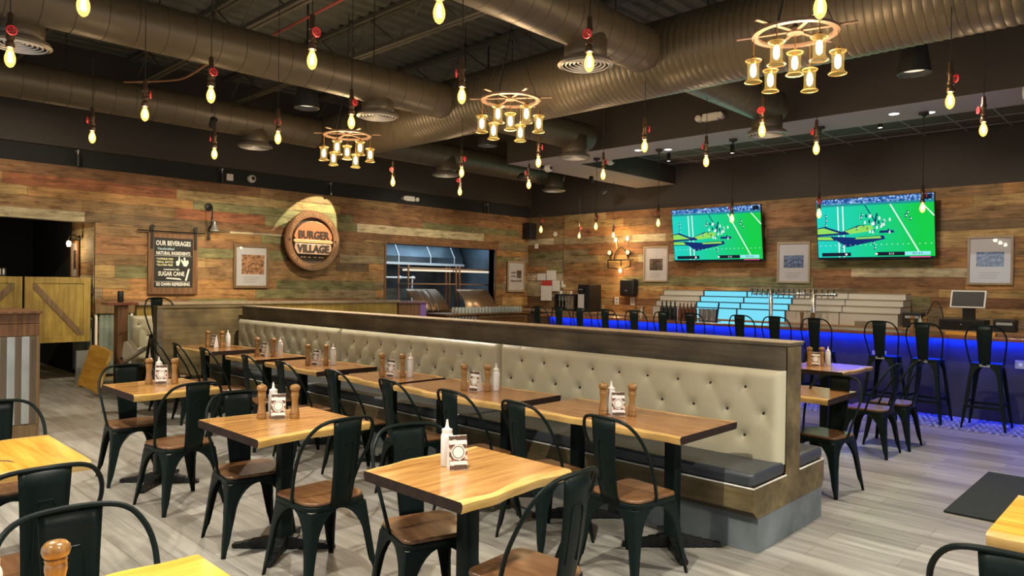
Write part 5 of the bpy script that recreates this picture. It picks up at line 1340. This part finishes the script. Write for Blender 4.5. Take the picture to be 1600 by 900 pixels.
# pipe lamp
pl = thing('pipe_wall_lamp', 'steampunk wall lamp of iron pipes, pressure gauges and small bulbs', 'wall lamp', (-9.4, Y1-.06, 2.2))
MB().tube([(-.36, -.08, -.02), (.32, -.08, -.02)], .016, 8).tube([(-.28, -.08, -.02), (-.28, -.08, .12)], .012, 8).tube([(.2, -.08, -.02), (.2, -.08, .12)], .012, 8).tube(smoothpath([(-.2, -.08, -.0), (-.12, -.08, .18), (.0, -.08, .26), (.12, -.08, .18), (.2, -.08, 0)]), .014, 8).tube([(-.36, -.08, -.02), (-.36, -.08, -.2), (-.1, -.08, -.22)], .014, 8).tube([(0, -.08, -.02), (0, -.08, -.16)], .014, 8).tube([(.26, -.08, -.02), (.26, -.08, -.16), (.1, -.08, -.2)], .012, 8).build('pipework', 'iron', pl, smooth=True)
MB().tube(smoothpath([(-.1, -.08, .2), (-.12, -.1, .42), (-.02, -.12, .50)]), .008, 6).tube(smoothpath([(.1, -.08, .2), (.12, -.1, .42), (.2, -.12, .50)]), .008, 6).build('lamp_arm', 'brass', pl, smooth=True)
for sx in (-.30, .2):
    g = MB().lathe([(.06, -.11), (.06, -.07)], 20, (sx, 0, .15), axis='y').build('gauge', 'black', pl); MB().lathe([(.05, -.114), (.05, -.110)], 20, (sx, 0, .15), axis='y').build('dial', 'white_card', g)
for p in ((-.12, -.13, .44), (.2, -.13, .46), (0, -.10, -.26)):
    MB().lathe([(.01, .05), (.03, .0), (.026, -.03), (.008, -.05)], 12, p).build('bulb', 'chand_bulb', pl, smooth=True)
light('pipe_lamp_light', 'POINT', (-9.4, 13.05, 2.6), 24, (1, .62, .25), size=.08); light('pipe_lamp_light', 'POINT', (-9.4, 13.2, 1.95), 9, (1, .62, .25), size=.05)
# dispenser, papers, machine
ds = thing('towel_dispenser', 'black paper towel dispenser on the wall below the pipe lamp', 'dispenser', (-9.16, Y1-.06, 1.56))
MB().box(-.2, .2, -.2, 0, -.2, .2).build('cover', 'black', ds, smooth=True, bevel=.06, seg=4); MB().box(-.03, .03, -.206, -.2, -.08, -.06).build('label_plate', 'galvanised', ds)
for i, (x, z, w_, h_, m, l) in enumerate(((-11.86, 1.79, .28, .17, 'white_card', 'white notice at the left of the papers by the corner'), (-11.53, 1.83, .31, .24, 'white_card', 'white framed certificate highest among the papers'), (-11.66, 1.63, .33, .13, 'red_paper', 'red headed notice among the papers'), (-11.67, 1.385, .36, .37, 'white_card', 'long white list sheet under the red notice'), (-11.35, 1.57, .24, .26, 'white_card', 'plain white sheet right of the red notice'))):
    tag(MB().box(x-w_/2, x+w_/2, Y1-.065-.01*i, Y1-.06-.01*i, z-h_/2, z+h_/2).build('paper_notice', m), l, 'notice', 'papers pinned near the corner')
t = tag(MB().box(-11.22, -11.07, Y1-.06, Y1-.032, 1.53, 1.69).build('thermostat', 'white_plastic', bevel=.01), 'white thermostat right of the papers', 'thermostat')
tag(MB().lathe([(.055, -.03), (.06, 0)], 18, (-11.45, Y1-.02, 2.85), axis='y').build('wall_clock', 'white_card'), 'small white round disc high on the corner wall', 'disc')
tag(MB().box(-12.13, -12.02, Y1-.04, Y1-.02, 2.51, 2.63).build('paper_notice', 'white_card'), 'tiny white card high in the corner', 'notice')
mc = thing('beverage_machine', 'tall black drink machine on the counter left of the bar', 'drink machine', (-10.02, 12.95, .99))
MB().box(-.12, .20, -.2, .25, 0, .62).build('body', 'black', mc, bevel=.008); MB().box(-.11, .06, -.212, -.2, .04, .40).build('dispensing_bay', 'white_card', mc); MB().box(-.11, .06, -.22, -.2, .44, .58).build('display', 'matte_black', mc)
MB().box(-.08, .03, -.225, -.219, .50, .52).build('display_text', 'galvanised', mc)
ck = thing('glass_rack', 'dark rack of hanging glassware with cups on top left of the drink machine', 'rack', (-10.65, 13.1, .99))
MB().box(-.32, .3, -.2, .2, 0, .03).box(-.32, .3, -.2, .2, .36, .39).box(-.32, -.29, -.2, .2, 0, .36).box(.27, .3, -.2, .2, 0, .36).build('frame', 'black', ck)
for k in range(6): MB().lathe([(.03, .36), (.034, .25), (.01, .22), (.01, .1), (.03, .09)], 10, (-.24+k*.095, -.1, 0)).build('hanging_glass', 'glass_solid', ck, smooth=True)
for k in range(4): MB().lathe([(.03, .39), (.036, .46)], 10, (-.24+k*.1, -.05, 0)).build('cup', ('white_card', 'tan', 'sap_wood', 'white_card')[k], ck, smooth=True)
sb = thing('side_counter', 'side counter in the far corner below the papers', 'counter', (0, 0, 0))
MB().box(-12.2, -8.96, 12.7, 13.42, 0, .95).build('cabinet', 'post_wood', sb); MB().box(-12.25, -8.96, 12.62, 13.44, .95, .989).build('counter_top', 'counter_wood', sb)
for i, x in enumerate((-9.05, -8.62)):
    t = thing('outlet_plate', 'white %s on the bar wall %s the dispenser' % (('switch plate', 'left of') if i == 0 else ('double outlet', 'below')), 'outlet', (x-.5, Y1-.06, 1.25)); MB().box(-.06, .06, -.012, 0, -.09, .09).build('cover', 'white_plastic', t, bevel=.003); MB().box(-.025, .025, -.016, -.012, .02, .05).box(-.025, .025, -.016, -.012, -.05, -.02).build('socket_face', 'galvanised', t)
# recessed lights in the bulkhead and small ceiling spots
for i, (x, y) in enumerate(((-6.55, 9.75), (-6.15, 10.0), (-2.75, 9.75), (-2.4, 9.95))):
    t = tag(MB().lathe([(.001, ZB-.003), (.055, ZB-.003), (.06, ZB-.0005)], 20, (x, y, 0), caps=False).build('recessed_light', 'lens_white'), 'flush recessed light in the bulkhead underside, %s from the left' % ordn[i], 'recessed light', 'recessed lights in the bulkhead')
for i, (x, y) in enumerate(((-7.3, 11.9), (-6.0, 11.9), (-3.4, 11.4))):
    t = thing('track_spot', 'small black spotlight under the tiled ceiling over the bar, %s from the left' % ordn[i], 'spotlight', (x, y, 4.0), 0, 'small black spotlights over the bar')
    MB().lathe([(.035, 0), (.035, .14), (.02, .15)], 14).build('barrel', 'black', t, smooth=True); MB().tube([(0, 0, .15), (0, 0, .2)], .01, 6).build('stem', 'black', t); MB().lathe([(.001, -.002), (.03, -.002)], 14, caps=False).build('lens', 'lens_white', t)
    light('spot_lamp', 'SPOT', (x, y, 3.97), 60, WHITE, (radians(25), 0, 0), .03, angle=90, blend=.8)
# floor mat
tag(MB().box(-1.28, .6, 5.85, 7.40, .004, .016).build('floor_mat', 'mat', bevel=.004), 'large dark rubber mat on the plank floor at the right', 'mat')
